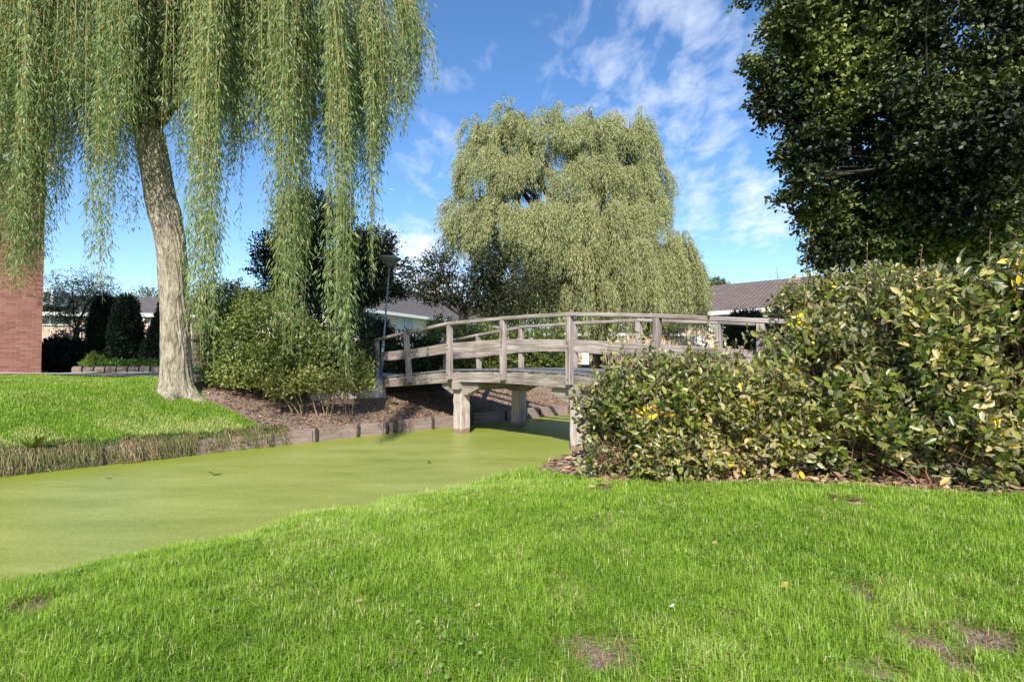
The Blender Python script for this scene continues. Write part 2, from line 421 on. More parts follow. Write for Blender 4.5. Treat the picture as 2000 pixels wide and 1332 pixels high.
nt.links.new(mixc(nt, am, gr, so_), p.inputs['Base Color']); p.inputs['Roughness'].default_value = .95
bump(nt, p, g2, .8, .03); M['ground'] = m

# duckweed
m, nt, p, _ = newmat('duckweed_water'); tc = N(nt, 'ShaderNodeTexCoord'); ob = tc.outputs['Object']
fine = noise(nt, ob, 60, 5, .85); mid = noise(nt, ob, 1.0, 5, .6, (1.3, 5.5, 1), .8); big = noise(nt, ob, .8, 4, .55, (.5, 1.6, 1))
med = noise(nt, ob, 17, 6, .75, (1.2, 2.2, 1), .4)
f = math_(nt, 'ADD', math_(nt, 'ADD', math_(nt, 'MULTIPLY', math_(nt, 'ADD', fine, med), .34), math_(nt, 'MULTIPLY', mid, .12)), math_(nt, 'MULTIPLY', big, .20))
c = ramp(nt, f, [(.37, (.11, .145, .02)), (.48, (.225, .265, .05)), (.59, (.36, .385, .115))])
a = N(nt, 'ShaderNodeAttribute', attribute_name='edge')
c = mixc(nt, math_(nt, 'MULTIPLY', a.outputs['Fac'], .75), c, (.20, .25, .02))
holes = math_(nt, 'GREATER_THAN', noise(nt, ob, 38, 4, .75, (1, 2.2, 1)), .70)
c = mixc(nt, math_(nt, 'MULTIPLY', holes, .6), c, (.03, .045, .015))
nt.links.new(c, p.inputs['Base Color']); p.inputs['Roughness'].default_value = .42; p.inputs['Specular IOR Level'].default_value = .45
bump(nt, p, fine, .35, .006); M['duckweed'] = m

# ------------------------------------------------------------------ terrain
def XY(u, v): return S * (u + v), S * (u - v)
def UV_(X, Y): return S * (X + Y), S * (X - Y)


def height(X, Y):
    X = np.asarray(X, float); Y = np.asarray(Y, float); u, v = UV_(X, Y)
    wob = (vnoise(u * 1.7, 3.3, seed=5) - .5) * .22 + (vnoise(u * 5.3, 1.3, seed=15) - .5) * .16
    near = np.interp(v + wob, [-6.0, -5.34, -5.16, -4.85, -4.2, -3.2, -2, 0], [-.6, -.06, .09, .19, .31, .42, .47, .45])
    near = near + .62 * smooth(Y, 6.2, 7.9) * smooth(v, -5.4, -3.6)
    L = np.interp(-v, [10.68, 10.8, 11.4, 12.65, 14.1, 16.5, 20], [.24, .27, .50, 1.0, 1.19, 1.25, 1.22])
    Mu = np.interp(-v, [10.68, 12.5, 12.8, 13.2, 20], [.23, .63, .8, 1.08, 1.2])
    far = L + (Mu - L) * smooth(u, 3.7, 5.6)
    far = far + (fbm(X * 1.3, Y * 1.3, seed=9) - .5) * .07 * smooth(-v, 10.7, 11.2)
    near = near + (fbm(X * 1.6, Y * 1.6, seed=12) - .5) * .06 * smooth(v, -5.5, -4.8)
    return np.where(v <= -10.679, far, np.where(v < -6.0, -.6, near))


def soil(X, Y):
    u, v = UV_(X, Y)
    b = np.interp(v, [-13.2, -12.2, -11.4, -10.65], [3.6, 3.55, 4.0, 4.35])
    s = smooth(u, b - .12, b + .25) * (v < -10.6) * (v > -17)
    fy = np.interp(X, [.4, .75, 1.0, 2.27, 3.3, 4.33, 7], [6.6, 5.95, 5.55, 5.32, 5.08, 4.9, 4.6])
    s2 = smooth(Y - fy, -.08, .12) * (X > .3) * (Y < 9) * (v > -5.2)
    out = np.maximum(s, s2)
    pn = (fbm(X * 11, Y * 11, seed=31) - .5) * 1.6
    for (px, py, r) in PATCH:
        P = at(px, py, 1); t = (CAMH - .47) / (CAMH - P[2]); cx, cy = P[0] * t, t
        d = np.hypot((X - cx) / 1.3, (Y - cy)) / r + pn
        out = np.maximum(out, smooth(-d, -1.3, -.4) * .62)
    return out


PATCH = [(1427, 1205, .055), (1660, 1145, .08), (1185, 1285, .12), (1820, 1250, .12), (1930, 1245, .14), (1715, 1302, .09), (1745, 1238, .06), (1665, 984, .11), (60, 1148, .13), (1070, 1128, .06),
         (1885, 1165, .06), (1700, 1180, .05), (1880, 1300, .08), (1790, 1290, .05), (1180, 945, .1), (1690, 1165, .05), (1150, 1260, .05)]


def axis(parts):
    out = []
    for a, b, st in parts: out.append(np.arange(a, b, st))
    return np.unique(np.concatenate(out + [[parts[-1][1]]]))


us = axis([(-500, -60, 40), (-60, -8, 4), (-8, -2, .5), (-2, 14, .09), (14, 30, .8), (30, 90, 6), (90, 900, 60)])
vs = np.unique(np.concatenate([axis([(-900, -80, 60), (-80, -22, 5), (-22, -14, .5), (-14, 1.6, .09), (1.6, 8, .6), (8, 80, 8), (80, 500, 60)]), [-10.70, -10.68, -10.66, -6.0]]))
UU, VV = np.meshgrid(us, vs, indexing='ij'); gx, gy = XY(UU, VV)
gz = height(gx, gy); gs = soil(gx, gy)
nu, nv = UU.shape; idx = np.arange(nu * nv).reshape(nu, nv)
Fg = np.stack([idx[:-1, :-1], idx[:-1, 1:], idx[1:, 1:], idx[1:, :-1]], -1).reshape(-1, 4)[:, ::-1]
g = npmesh('ground', np.stack([gx, gy, gz], -1).reshape(-1, 3), Fg, M['ground'], attrs={'soil': gs.ravel()}, smooth_=True)
tag(g, 'green lawn banks and bare brown mulch slope on both sides of the ditch', 'ground', kind='structure')

uw = axis([(-500, -20, 40), (-20, 30, .5), (30, 900, 30)]); vw = np.linspace(-10.69, -5.0, 40)
UU, VV = np.meshgrid(uw, vw, indexing='ij'); X_, Y_ = XY(UU, VV); idx = np.arange(UU.size).reshape(UU.shape)
edge = (1 - smooth(VV, -10.3, -9.5)) * 1.0 + .55 * smooth(UU, 6.5, 8.5)
Fw = np.stack([idx[:-1, :-1], idx[:-1, 1:], idx[1:, 1:], idx[1:, :-1]], -1).reshape(-1, 4)[:, ::-1]
wt = npmesh('water', np.stack([X_, Y_, np.zeros_like(X_)], -1).reshape(-1, 3), Fw, M['duckweed'], attrs={'edge': np.clip(edge, 0, 1).ravel()})
tag(wt, 'still ditch water wholly covered by yellow green duckweed', 'water', kind='structure')


def drape(name, poly_rows, mat, lift, label, cat):
    """poly_rows: list of rows of XY points"""
    A = np.array(poly_rows, float); n, m_ = A.shape[:2]
    t = np.linspace(0, 1, 30); rows = []
    for k in range(n - 1):
        for q in np.linspace(0, 1, 8)[(0 if k == 0 else 1):]: rows.append(A[k] * (1 - q) + A[k + 1] * q)
    rows = np.array(rows); dense = []
    for r in rows:
        xs = np.interp(np.linspace(0, m_ - 1, 60), np.arange(m_), r[:, 0]); ys = np.interp(np.linspace(0, m_ - 1, 60), np.arange(m_), r[:, 1]); dense.append(np.stack([xs, ys], -1))
    D = np.array(dense); z = height(D[..., 0], D[..., 1]) + lift
    idx = np.arange(D.shape[0] * D.shape[1]).reshape(D.shape[:2])
    Fp = np.stack([idx[:-1, :-1], idx[:-1, 1:], idx[1:, 1:], idx[1:, :-1]], -1).reshape(-1, 4)
    V = np.concatenate([D, z[..., None]], -1).reshape(-1, 3)
    n0 = np.cross(V[Fp[0][1]] - V[Fp[0][0]], V[Fp[0][2]] - V[Fp[0][0]])
    if n0[2] < 0: Fp = Fp[:, ::-1]
    o = npmesh(name, V, Fp, mat, smooth_=True); tag(o, label, cat, kind='structure'); return o


drape('path', [[(-30, 12.2), (-7, 12.75), (-5.4, 14.3), (-4.5, 15.5)], [(-30, 13.3), (-7, 13.9), (-6.0, 15.4), (-5.4, 16.5)]], M['asphalt'], .03, 'narrow grey footpath running past the lawn and brick house', 'path')
drape('pavement', [[(-30, 13.34), (-9, 13.9), (-7.2, 14.1)], [(-30, 16.4), (-9, 14.35), (-7.4, 14.55)]], M['pave'], .045, 'pale paving strip between footpath and brick house', 'pavement')
drape('road', [[(-40, 31), (60, 31)], [(-40, 36.5), (60, 36.5)]], M['asphalt'], .03, 'grey residential road behind the shrubs', 'road')
drape('bridge_path', [[XY(8.0, -12.8), XY(8.0, -16), XY(9.0, -19)], [XY(10.0, -12.8), XY(10.0, -16), XY(11.0, -19)]], M['pave'], .035, 'paved path leading away from the far bridge end', 'path')
drape('bridge_path', [[XY(8.0, -2.9), XY(8.6, 2), XY(10, 8)], [XY(10.0, -2.9), XY(10.6, 2), XY(12, 8)]], M['pave'], .035, 'paved path leading away from the near bridge end', 'path')

# ------------------------------------------------------------------ leaf machinery
WILLOW = (np.array([(0, 0, 0), (.38, .5, .0), (1, 0, -.08), (.38, -.5, .0)]), [np.array([[0, 3, 2, 1]])])
BROAD = (np.array([(0, 0, 0), (.28, .42, .07), (.65, .44, .06), (1, 0, -.06), (.65, -.44, .06), (.28, -.42, .07), (.5, 0, 0)]),
         [np.array([[0, 6, 1], [6, 2, 1], [6, 3, 2], [0, 5, 6], [6, 5, 4], [6, 4, 3]])])
SMALL = (np.array([(0, 0, 0), (.5, .5, .08), (1, 0, 0), (.5, -.5, .08)]), [np.array([[0, 3, 2, 1]])])


def norm(a): return a / np.maximum(np.linalg.norm(a, axis=-1, keepdims=True), 1e-9)


def leaves(P, T, Nn, L, W, tmpl, tint):
    """positions, direction, normal hint, length, width"""
    T = norm(T); B = norm(np.cross(Nn, T)); Nn = np.cross(T, B)
    tv, tf = tmpl; n = len(P); k = len(tv)
    L = np.broadcast_to(L, (n,)); W = np.broadcast_to(W, (n,))
    V = (P[:, None, :] + T[:, None, :] * (tv[None, :, 0:1] * L[:, None, None]) + B[:, None, :] * (tv[None, :, 1:2] * W[:, None, None]) + Nn[:, None, :] * (tv[None, :, 2:3] * L[:, None, None]))
    Fs = [(f[None] + (np.arange(n) * k)[:, None, None]).reshape(-1, f.shape[1]) for f in tf]
    return V.reshape(-1, 3), Fs, np.repeat(tint, k)


class Leaves:
    def __init__(s): s.V = []; s.F = []; s.t = []; s.n = 0
    def add(s, V, Fs, t): s.V.append(V); s.F += [f + s.n for f in Fs]; s.n += len(V); s.t.append(t)
    def build(s, name, mat, parent=None, loc=None):
        ks = sorted({f.shape[1] for f in s.F})
        return npmesh(name, np.concatenate(s.V), [np.concatenate([f for f in s.F if f.shape[1] == k]) for k in ks], mat, parent, {'tint': np.concatenate(s.t)}, loc=loc)


def rnd_dir(n):
    a = rng.normal(size=(n, 3)); return norm(a)


def blob_points(blobs, n, inner=.5, zmin=None, cut=.0, cthr=.42):
    """points in the outer shell of a union of ellipsoids; returns points and outward dirs"""
    blobs = np.array(blobs, float); area = (blobs[:, 3] * blobs[:, 4] * blobs[:, 5]) ** (2 / 3); pr = area / area.sum()
    b = blobs[rng.choice(len(blobs), n, p=pr)]; d = rnd_dir(n)
    r = inner + (1 - inner) * rng.random(n) ** .6
    nn = fbm(d[:, 0] * 2.2 + b[:, 0], d[:, 1] * 2.2 + b[:, 1], d[:, 2] * 2.2 + b[:, 2], seed=21) - .5
    r = r * (1 + nn * .55)
    P = b[:, :3] + d * b[:, 3:6] * r[:, None]
    keep = np.ones(n, bool)
    if zmin is not None: keep &= P[:, 2] > zmin
    # clear points that fall deep inside another blob half of the time
    for q in blobs:
        inn = (((P - q[:3]) / q[3:6]) ** 2).sum(1) < (inner * .9) ** 2
        keep &= ~(inn & (rng.random(n) < .7))
    if cut:
        keep &= fbm(P[:, 0] * cut, P[:, 1] * cut, P[:, 2] * cut, seed=33, o=2) > cthr
    return P[keep], d[keep]


def foliage(name, mat, blobs, nshoot, per, llen, lwid, slen, parent, up=.35, tmpl=SMALL, inner=.5, zmin=None, droop=0.0, twigmat=None, twigfrac=0.0, tint_pow=1.0, cut=0.0, cthr=.42, flat=.6, twigr=.003, tint_pos=None):
    P, D = blob_points(blobs, nshoot, inner, zmin, cut, cthr)
    n = len(P); dirs = norm(D + rnd_dir(n) * .55 + np.array([0, 0, up]))
    base_t = rng.random(n) * .45 + fbm(P[:, 0] * 1.1, P[:, 1] * 1.1, P[:, 2] * 1.1, seed=4) * .55 - .1
    if tint_pos is not None: base_t = tint_pos(P, base_t)
    L = Leaves(); sl = slen * (.6 + .8 * rng.random(n))
    for k in range(per):
        t = (k + .5) / per
        pos = P + dirs * (sl * (t - .5))[:, None] + np.array([0, 0, -1]) * (droop * t * t * sl)[:, None]
        pos = pos + rnd_dir(n) * llen * .25
        sd = norm(dirs * .45 + rnd_dir(n) * .9 + np.array([0, 0, .1 - droop]))
        nh = norm(np.array([0, 0, 1.0]) * flat + D * .35 + rnd_dir(n) * .7)
        sz = (.65 + .6 * rng.random(n))
        tint = np.clip(base_t + (rng.random(n) - .5) * .5, 0, 1) ** tint_pow
        L.add(*leaves(pos, sd, nh, llen * sz, lwid * sz, tmpl, tint))
    o = L.build(name, mat, parent)
    if twigmat is not None and n * twigfrac > 110:
        tb = Tubes()
        for i in rng.choice(n, int(n * twigfrac), replace=False):
            a, b = P[i] - dirs[i] * sl[i] * .9, P[i] + dirs[i] * sl[i] * .5
            mid = (a + b) / 2 + rnd_dir(1)[0] * sl[i] * .12
            tb.add([a, mid, b], [twigr * 1.5, twigr, twigr * .5], 3)
        tb.build('twigs', twigmat, parent)
    return o


def limb_path(a, b, sag=0.0, wob=.1, n=7):
    a = np.array(a, float); b = np.array(b, float); t = np.linspace(0, 1, n)[:, None]
    L = np.linalg.norm(b - a); p = a + (b - a) * t
    p = p + rnd_dir(1) * np.sin(t * math.pi) * L * wob + rnd_dir(n) * L * .02 * np.sin(t * math.pi)
    p[:, 2] += (np.sin(t * math.pi) * L * sag)[:, 0]
    return p


def tree(name, label, cat, base, fork, blobs, bark, leafmat_, rad, nshoot, per, llen, lwid, slen, group=None, tmpl=SMALL, twigs=6, inner=.4, cut=0.0, droop=.1, flat=.6, zmin=None, cthr=.42, tint_pos=None):
    base = np.array(base, float); fork = np.array(fork, float)
    root = empty(name, base, label, cat, group)
    tb = Tubes(); o_ = base
    def L_(p): return np.asarray(p) - o_
    tp = limb_path(base, fork, 0, .03, 8); rr = np.linspace(rad, rad * .75, 8); rr[0] *= 1.35
    tb.add(L_(tp), rr, 12)
    for q in blobs:
        c = np.array(q[:3]); lp = limb_path(fork - (fork - base) * .08 * random.random(), c, .04, .08)
        tb.add(L_(lp), np.linspace(rad * .36, rad * .10, 7), 7)
        for k in range(twigs):
            d = rnd_dir(1)[0] * np.array(q[3:6]) * .9; s0 = lp[random.randint(3, 6)]
            tb.add(L_(limb_path(s0, c + d, .05, .1, 5)), np.linspace(rad * .14, rad * .025, 5), 4)
    tb.build('trunk', bark, root)
    bl = [(q[0] - o_[0], q[1] - o_[1], q[2] - o_[2], q[3], q[4], q[5]) for q in blobs]
    foliage('crown', leafmat_, bl, nshoot, per, llen, lwid, slen, root, tmpl=tmpl, inner=inner, cut=cut, cthr=cthr, tint_pos=tint_pos, droop=droop, flat=flat, zmin=zmin)
    return root


def strand_set(tops, lens, mat, twigmat, parent, origin, lpm, llen, lwid, name='crown', amp=.12, sprd=(.45, .5), out=None, tint_shift=0.0, twr=.004):
    """hanging willow strands: tops (n,3), lens (n)"""
    n = len(tops); L = Leaves(); tb_V = []; 
    ph = rng.random(n) * 6.28; ax = rnd_dir(n) * np.array([1, 1, 0]); 
    out = np.zeros((n, 3)) if out is None else out
    def pos(i, t):    # t in 0..1
        l = lens[i][:, None]; tt = t[:, None]
        p = tops[i] + np.array([0, 0, -1.0]) * l * tt + out[i] * (1 - (1 - tt) ** 3)
        return p + ax[i] * np.sin(tt * 3.2 + ph[i][:, None]) * amp * np.minimum(1, l * tt * .4)
    cnt = np.maximum((lens * lpm * rng.uniform(.5, 1.25, n)).astype(int), 3)
    i = np.repeat(np.arange(n), cnt); t = rng.random(len(i)) ** .95
    P = pos(i, t); tan = norm(pos(i, np.minimum(t + .02, 1.02)) - pos(i, t - .0001))
    side = rnd_dir(len(i)) * np.array([1, 1, .25])
    T = norm(tan * 1.0 + side * (sprd[0] + sprd[1] * rng.random(len(i)))[:, None])
    # small side shoots
    off = norm(side) * (rng.random(len(i)) ** 2 * .16 * llen / .1)[:, None]
    sz = (.6 + .6 * rng.random(len(i))) * np.where(t > .93, .7, 1)
    st = rng.random(n) * .5
    tint = np.clip(st[i] + rng.random(len(i)) * .45 + tint_shift, 0, 1)
    L.add(*leaves(P + off - origin, T, rnd_dir(len(i)) + side * .6, llen * sz, lwid * sz, WILLOW, tint))
    o = L.build(name, mat, parent)
    # strand stems, as flat crossed 3-sided tubes built with numpy
    K = 9; ts = np.linspace(0, 1, K); I = np.arange(n)
    C = np.stack([pos(I, np.full(n, q)) for q in ts], 1) - origin          # n,K,3
    r = (np.linspace(1.4, .4, K) * twr)[None, :, None]
    ang = [0, 2.1, 4.2]; ring = np.stack([C + np.array([math.cos(a), math.sin(a), 0]) * r for a in ang], 2)   # n,K,3,3
    V = ring.reshape(-1, 3); base = (np.arange(n) * K * 3)[:, None, None]; kk = (np.arange(K - 1) * 3)[None, :, None]
    f = []
    for a in range(3):
        b = (a + 1) % 3; f.append(np.stack([base + kk + a, base + kk + b, base + kk + 3 + b, base + kk + 3 + a], -1).reshape(-1, 4))
    npmesh('hanging_twigs', V, np.concatenate(f), twigmat, parent, smooth_=True)
    return o


# ------------------------------------------------------------------ near willow
def near_willow():
    prof = [(795, 347, 104), (778, 346, 92), (762, 345, 80), (748, 345, 68), (723, 344, 62), (660, 342, 57), (592, 340, 54), (540, 338, 55), (505, 337, 57), (461, 332, 59), (418, 320, 59), (374, 311, 59), (331, 303, 60), (280, 296, 58), (235, 288, 50)]
    Y0 = 11.2; pts = np.array([at(x, y, Y0) for y, x, w in prof]); rad = np.array([w * Y0 / F / 2 * .88 for y, x, w in prof])
    base = at(345, 764, Y0); base[2] = float(height(base[0], base[1]))
    root = empty('willow_tree', base, 'large weeping willow with thick bare trunk and long hanging strands on the far lawn', 'tree')
    # dense rings with bark ridges
    z = np.linspace(0, 1, 260); tt = np.linspace(0, 1, len(pts)); zz_ = np.interp(z, [0, .12, 1], [0, .3, 1])
    c = np.stack([np.interp(zz_, tt, pts[:, k]) for k in range(3)], -1); r = np.interp(zz_, tt, rad)
    k3 = np.ones(9) / 9
    for k in range(3): c[4:-4, k] = np.convolve(c[:, k], k3, 'valid')
    r[4:-4] = np.convolve(r, k3, 'valid')
    n = 190; th = np.linspace(0, 2 * math.pi, n, endpoint=False)
    TH, ZI = np.meshgrid(th, np.arange(len(z))); Z = c[ZI, 2]
    cx, cy = np.cos(TH), np.sin(TH)
    tw = Z * .35
    rid = vnoise(np.cos(TH + tw) * 10, np.sin(TH + tw) * 10, Z * 2.2, seed=3); rid = 1 - np.abs(rid * 2 - 1)
    rid2 = vnoise(np.cos(TH + tw) * 16, np.sin(TH + tw) * 16, Z * 4.5, seed=8); rid2 = 1 - np.abs(rid2 * 2 - 1)
    lump = vnoise(cx * 1.6, cy * 1.6, Z * 1.3, seed=6) - .5
    flare = np.exp(-(Z - base[2]) / .16) * (.09 * np.cos(TH * 5 + .7) + .05 * np.cos(TH * 3))
    RR = r[ZI] * (1 + lump * .16 + flare) + rid ** 2 * .024 + rid2 * .010 - .018
    # burl on the right below the fork
    b0 = at(344, 412, Y0)
    RR = RR + .07 * np.exp(-((Z - b0[2]) / .22) ** 2) * np.exp(-((np.mod(TH + math.pi, 2 * math.pi) - math.pi) / .5) ** 2)
    V = np.stack([c[ZI, 0] + cx * RR, c[ZI, 1] + cy * RR, Z], -1).reshape(-1, 3) - base
    idx = np.arange(len(z) * n).reshape(len(z), n); nx = np.roll(idx, -1, 1)
    Fq = np.stack([idx[:-1], nx[:-1], nx[1:], idx[1:]], -1).reshape(-1, 4)
    npmesh('trunk', V, Fq, M['bark'], root, smooth_=True)
    fork = pts[-1]; tb = Tubes(); o_ = base
    limbs = []
    for (dx, dy, h) in [(-3.0, -.2, 5.4), (-2.6, 1.8, 5.0), (-1.0, -1.2, 5.2), (1.2, .9, 5.2), (2.4, -1.3, 4.8), (4.3, -.3, 4.0), (3.3, 2.2, 4.4), (-2.4, 2.6, 4.9), (0.3, 2.8, 4.6), (5.0, -1.2, 3.6), (-3.4, 2.2, 5.2)]:
        e = fork + np.array([dx, dy, h]); lp = limb_path(fork - np.array([0, 0, .25]), e, .10, .05, 9); limbs.append(lp)
        tb.add(lp - o_, np.linspace(.21, .035, 9) * (1.15 if abs(dx) < 3 else .85), 9)
        for k in range(7):
            s0 = lp[random.randint(3, 8)]; d = np.array([random.uniform(-1.6, 1.6), random.uniform(-1.4, 1.4), random.uniform(-.1, .8)])
            tb.add(limb_path(s0, s0 + d, .2, .08, 5) - o_, np.linspace(.045, .010, 5), 5)
    tb.build('limbs', M['bark_dark'], root)  # bark darker than the trunk's, standing in for crown shade on the limbs
    # strands.  hull of the curtain bottom, as photo heights, turned into metres at each strand's depth
    hx = [-260, 0, 60, 110, 150, 200, 250, 292, 330, 380, 420, 470, 500, 560, 620, 680, 740, 775, 800, 830, 862]
    hy = [480, 500, 520, 420, 310, 400, 400, 290, 300, 330, 370, 370, 300, 400, 320, 400, 370, 270, 250, 160, 150]
    tops = []; lens = []; outs = []
    def strand(x, y, Y, ytop=None):
        b = at(x, y, Y); zt = 9.2 + 1.8 * random.random() - .18 * abs(b[0] - fork[0]) ** 1.35 if ytop is None else at(x, ytop, Y)[2]
        if zt - b[2] < .6: zt = b[2] + .6 + random.random()
        o = np.array([(b[0] - fork[0]), (b[1] - fork[1]), 0]) * .05
        tops.append(np.array([b[0], b[1], zt]) - o); lens.append(zt - b[2]); outs.append(o)
    for k in range(620):                                   # veil of single strands
        x = random.uniform(-260, 815); Y = random.triangular(9.3, 14.4, 10.4)
        if 262 < x < 392: Y = max(Y, 10.5)
        g_ = vnoise(x / 30.0, Y * .8, seed=15)
        y = min(np.interp(x, hx, hy), 345) - 10 + (g_ - .7) * 170 - abs(random.gauss(0, 70)); strand(x, y, Y, None if x < 780 else -90 + (x - 780) * 1.5)
    for k in range(120):                                   # small bunches
        x = -250 + 1090 * ((k * .618) % 1) + random.uniform(-12, 12); Y = random.triangular(9.2, 13.6, 10.2)
        if 262 < x < 392: Y = random.uniform(10.6, 12)
        hull = np.interp(x, hx, hy); yb = hull - abs(random.gauss(0, 90)) + 10
        if 262 < x < 392: yb = min(yb, 300)
        sp = random.uniform(.06, .16)
        for j in range(random.randint(3, 8)):
            d = random.gauss(0, 1); xx = x + d * sp * F / Y
            strand(xx, yb - d * d * 20 - abs(random.gauss(0, 75)), Y + random.gauss(0, sp * 1.5), (random.uniform(10, 60) if xx > 835 else (-90 + (xx - 780) * 1.5 if xx > 780 else None)))
    for (xc, yb, Y, wd, n_) in [(20, 560, 10.2, 50, 34), (52, 585, 10.6, 36, 26), (75, 540, 11.0, 34, 26), (118, 505, 10.8, 16, 9), (192, 590, 10.2, 26, 22), (205, 480, 11.5, 36, 14), (248, 470, 11.2, 22, 10), (262, 350, 11.6, 26, 8), (150, 330, 11, 30, 10),
                                (340, 455, 10.5, 16, 5), (318, 300, 10.4, 40, 14), (365, 330, 10.2, 30, 10), (402, 690, 9.6, 22, 30), (412, 715, 9.5, 20, 12), (385, 560, 10, 22, 10), (395, 420, 9.8, 30, 12), (462, 490, 10.4, 22, 9), (440, 350, 10.2, 30, 10), (500, 330, 10.5, 40, 12),
                                (545, 480, 10.0, 30, 12), (562, 685, 9.6, 38, 40), (585, 560, 10.3, 22, 10), (607, 435, 10.8, 14, 7), (640, 310, 11, 24, 8), (662, 712, 9.3, 24, 32), (678, 745, 9.3, 20, 12), (695, 450, 10.4, 24, 10),
                                (724, 545, 10.0, 20, 14), (742, 400, 10.6, 20, 8), (700, 300, 10.0, 80, 16), (775, 260, 10.3, 30, 10), (800, 230, 10.6, 26, 10), (826, 170, 10.8, 18, 7), (847, 190, 10.6, 8, 4)]:
        for k in range(int(n_ * .55 + 1)):
            d = random.gauss(0, .48); x = xc + d * wd
            strand(x, yb - abs(random.gauss(0, 1)) * 80 - d * d * 90 + 22, Y + random.gauss(0, .3), None if x < 790 else -60 + (x - 790) * 1.7)
    tops = np.array(tops); lens = np.array(lens); outs = np.array(outs)
    strand_set(tops, lens, M['willow'], M['twig_willow'], root, base, 62, .118, .0195, out=outs, amp=.15)
    return root


near_willow()


# ------------------------------------------------------------------ far willow
def far_willow():
    Y0 = 25.0; base = at(1170, 722, Y0); base[2] = float(height(base[0], Y0))
    root = empty('willow_tree', base, 'pale dome shaped weeping willow standing behind the wooden footbridge', 'tree')
    k = Y0 / F
    tb = Tubes(); fork = base + np.array([-.2, 0, 3.6])
    tb.add(limb_path(base, fork, 0, .03, 8) - base, np.linspace(.45, .34, 8), 12)
    # lobes given as pixel centre / size: tops of the strand sheets
    lobes = [(1040, 262, 70, 42, 1.7, .7, 0), (1110, 275, 80, 50, 1.9, .8, -.6), (1175, 262, 50, 40, 1.7, .5, .3), (985, 262, 44, 44, 1.7, .45, .3), (935, 250, 22, 22, 1.2, .16, 0), (1235, 265, 30, 42, 2.2, .4, 0), (1150, 225, 10, 12, .9, .08, 0), (992, 216, 12, 12, .9, .08, 0),
             (960, 330, 58, 48, 1.9, .7, -.4), (1030, 340, 60, 36, 1.6, .5, -1.0), (1140, 345, 60, 40, 1.9, .5, -1.2), (1215, 350, 50, 50, 2.4, .6, -.3), (1262, 360, 32, 64, 2.6, .5, .2),
             (930, 410, 52, 40, 2.0, .6, -.2), (898, 452, 26, 30, 1.6, .3, .2), (1000, 425, 62, 30, 2.2, .6, -1.4), (1075, 430, 60, 30, 3.0, .7, -2.2), (1155, 420, 62, 32, 3.4, .8, -2.2), (1225, 425, 48, 34, 3.2, .6, -1.5), (1264, 405, 22, 34, 1.6, .3, -.2),
             (940, 470, 50, 26, 1.5, .35, -.6), (1110, 500, 70, 30, 3.6, .7, -2.4), (1190, 490, 70, 32, 4.0, .8, -2.2), (1255, 495, 42, 36, 4.0, .7, -1.0), (1318, 500, 40, 36, 4.4, 1.2, -.3), (1292, 520, 34, 36, 4.2, .9, -.8), (1350, 520, 20, 40, 3.4, .3, .2),
             (1020, 560, 44, 20, 2.2, .35, -1.5), (1075, 575, 50, 24, 3.0, .4, -2.0), (1150, 570, 70, 26, 3.4, .5, -2.5), (1235, 570, 60, 30, 3.4, .5, -1.8), (985, 590, 26, 14, 1.6, .16, -1.0)]
    tops = []; lens = []; outs = []
    for (x, y, rx, ry, ln, wgt, oy) in lobes:
        c = at(x, y, Y0 + oy)
        dY = (rx * k) * .8
        lp = limb_path(fork - np.array([0, 0, .4]), c, .12, .06, 8); tb.add(lp - base, np.linspace(.2, .03, 8), 7)
        for q in range(7):
            e = c + rnd_dir(1)[0] * np.array([rx * k, dY, ry * k]) * .9
            tb.add(limb_path(lp[random.randint(4, 7)], e, .15, .08, 6) - base, np.linspace(.05, .012, 6), 4)
        n = int(88 * wgt * (.55 if y > 480 else .9))
        d = rnd_dir(n); d[:, 2] = np.abs(d[:, 2]) * .95 - .15; d = norm(d)
        # sprays: several strands from the same bough tip
        cen = c + d * np.array([rx * k, dY, ry * k]) * (.72 + .32 * rng.random(n))[:, None]
        for p, dd in zip(cen, d):
            m_ = random.randint(3, 8); ls = random.uniform(.35, 1.15); p = p + np.array([0, 0, random.gauss(0, .25)])
            for j in range(m_):
                q = p + rnd_dir(1)[0] * np.array([.2, .2, .12])
                l = ln * ls * random.uniform(.65, 1.0)
                zb = 2.0 + 1.0 * random.random()
                if x < 1010 and y < 540: zb = 5.0 + random.random() * 1.2 - (x < 930) * .0
                l = min(l, max(q[2] - zb, .7))
                tops.append(q); lens.append(l); outs.append(dd * np.array([1, 1, .0]) * .45 + rnd_dir(1)[0] * .12 * np.array([1, 1, 0]) + np.array([0, 0, .12]))
    tb.build('trunk', M['bark_dark'], root)
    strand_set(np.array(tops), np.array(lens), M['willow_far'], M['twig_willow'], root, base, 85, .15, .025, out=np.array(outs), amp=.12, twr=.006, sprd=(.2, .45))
    return root


far_willow()


def px_blob(x, y, rx, ry, Y, dy=None, off=0.0):
    c = at(x, y, Y + off); k = (Y + off) / F
    return (c[0], c[1], c[2], rx * k, (dy if dy else (rx + ry) / 2 * k), ry * k)


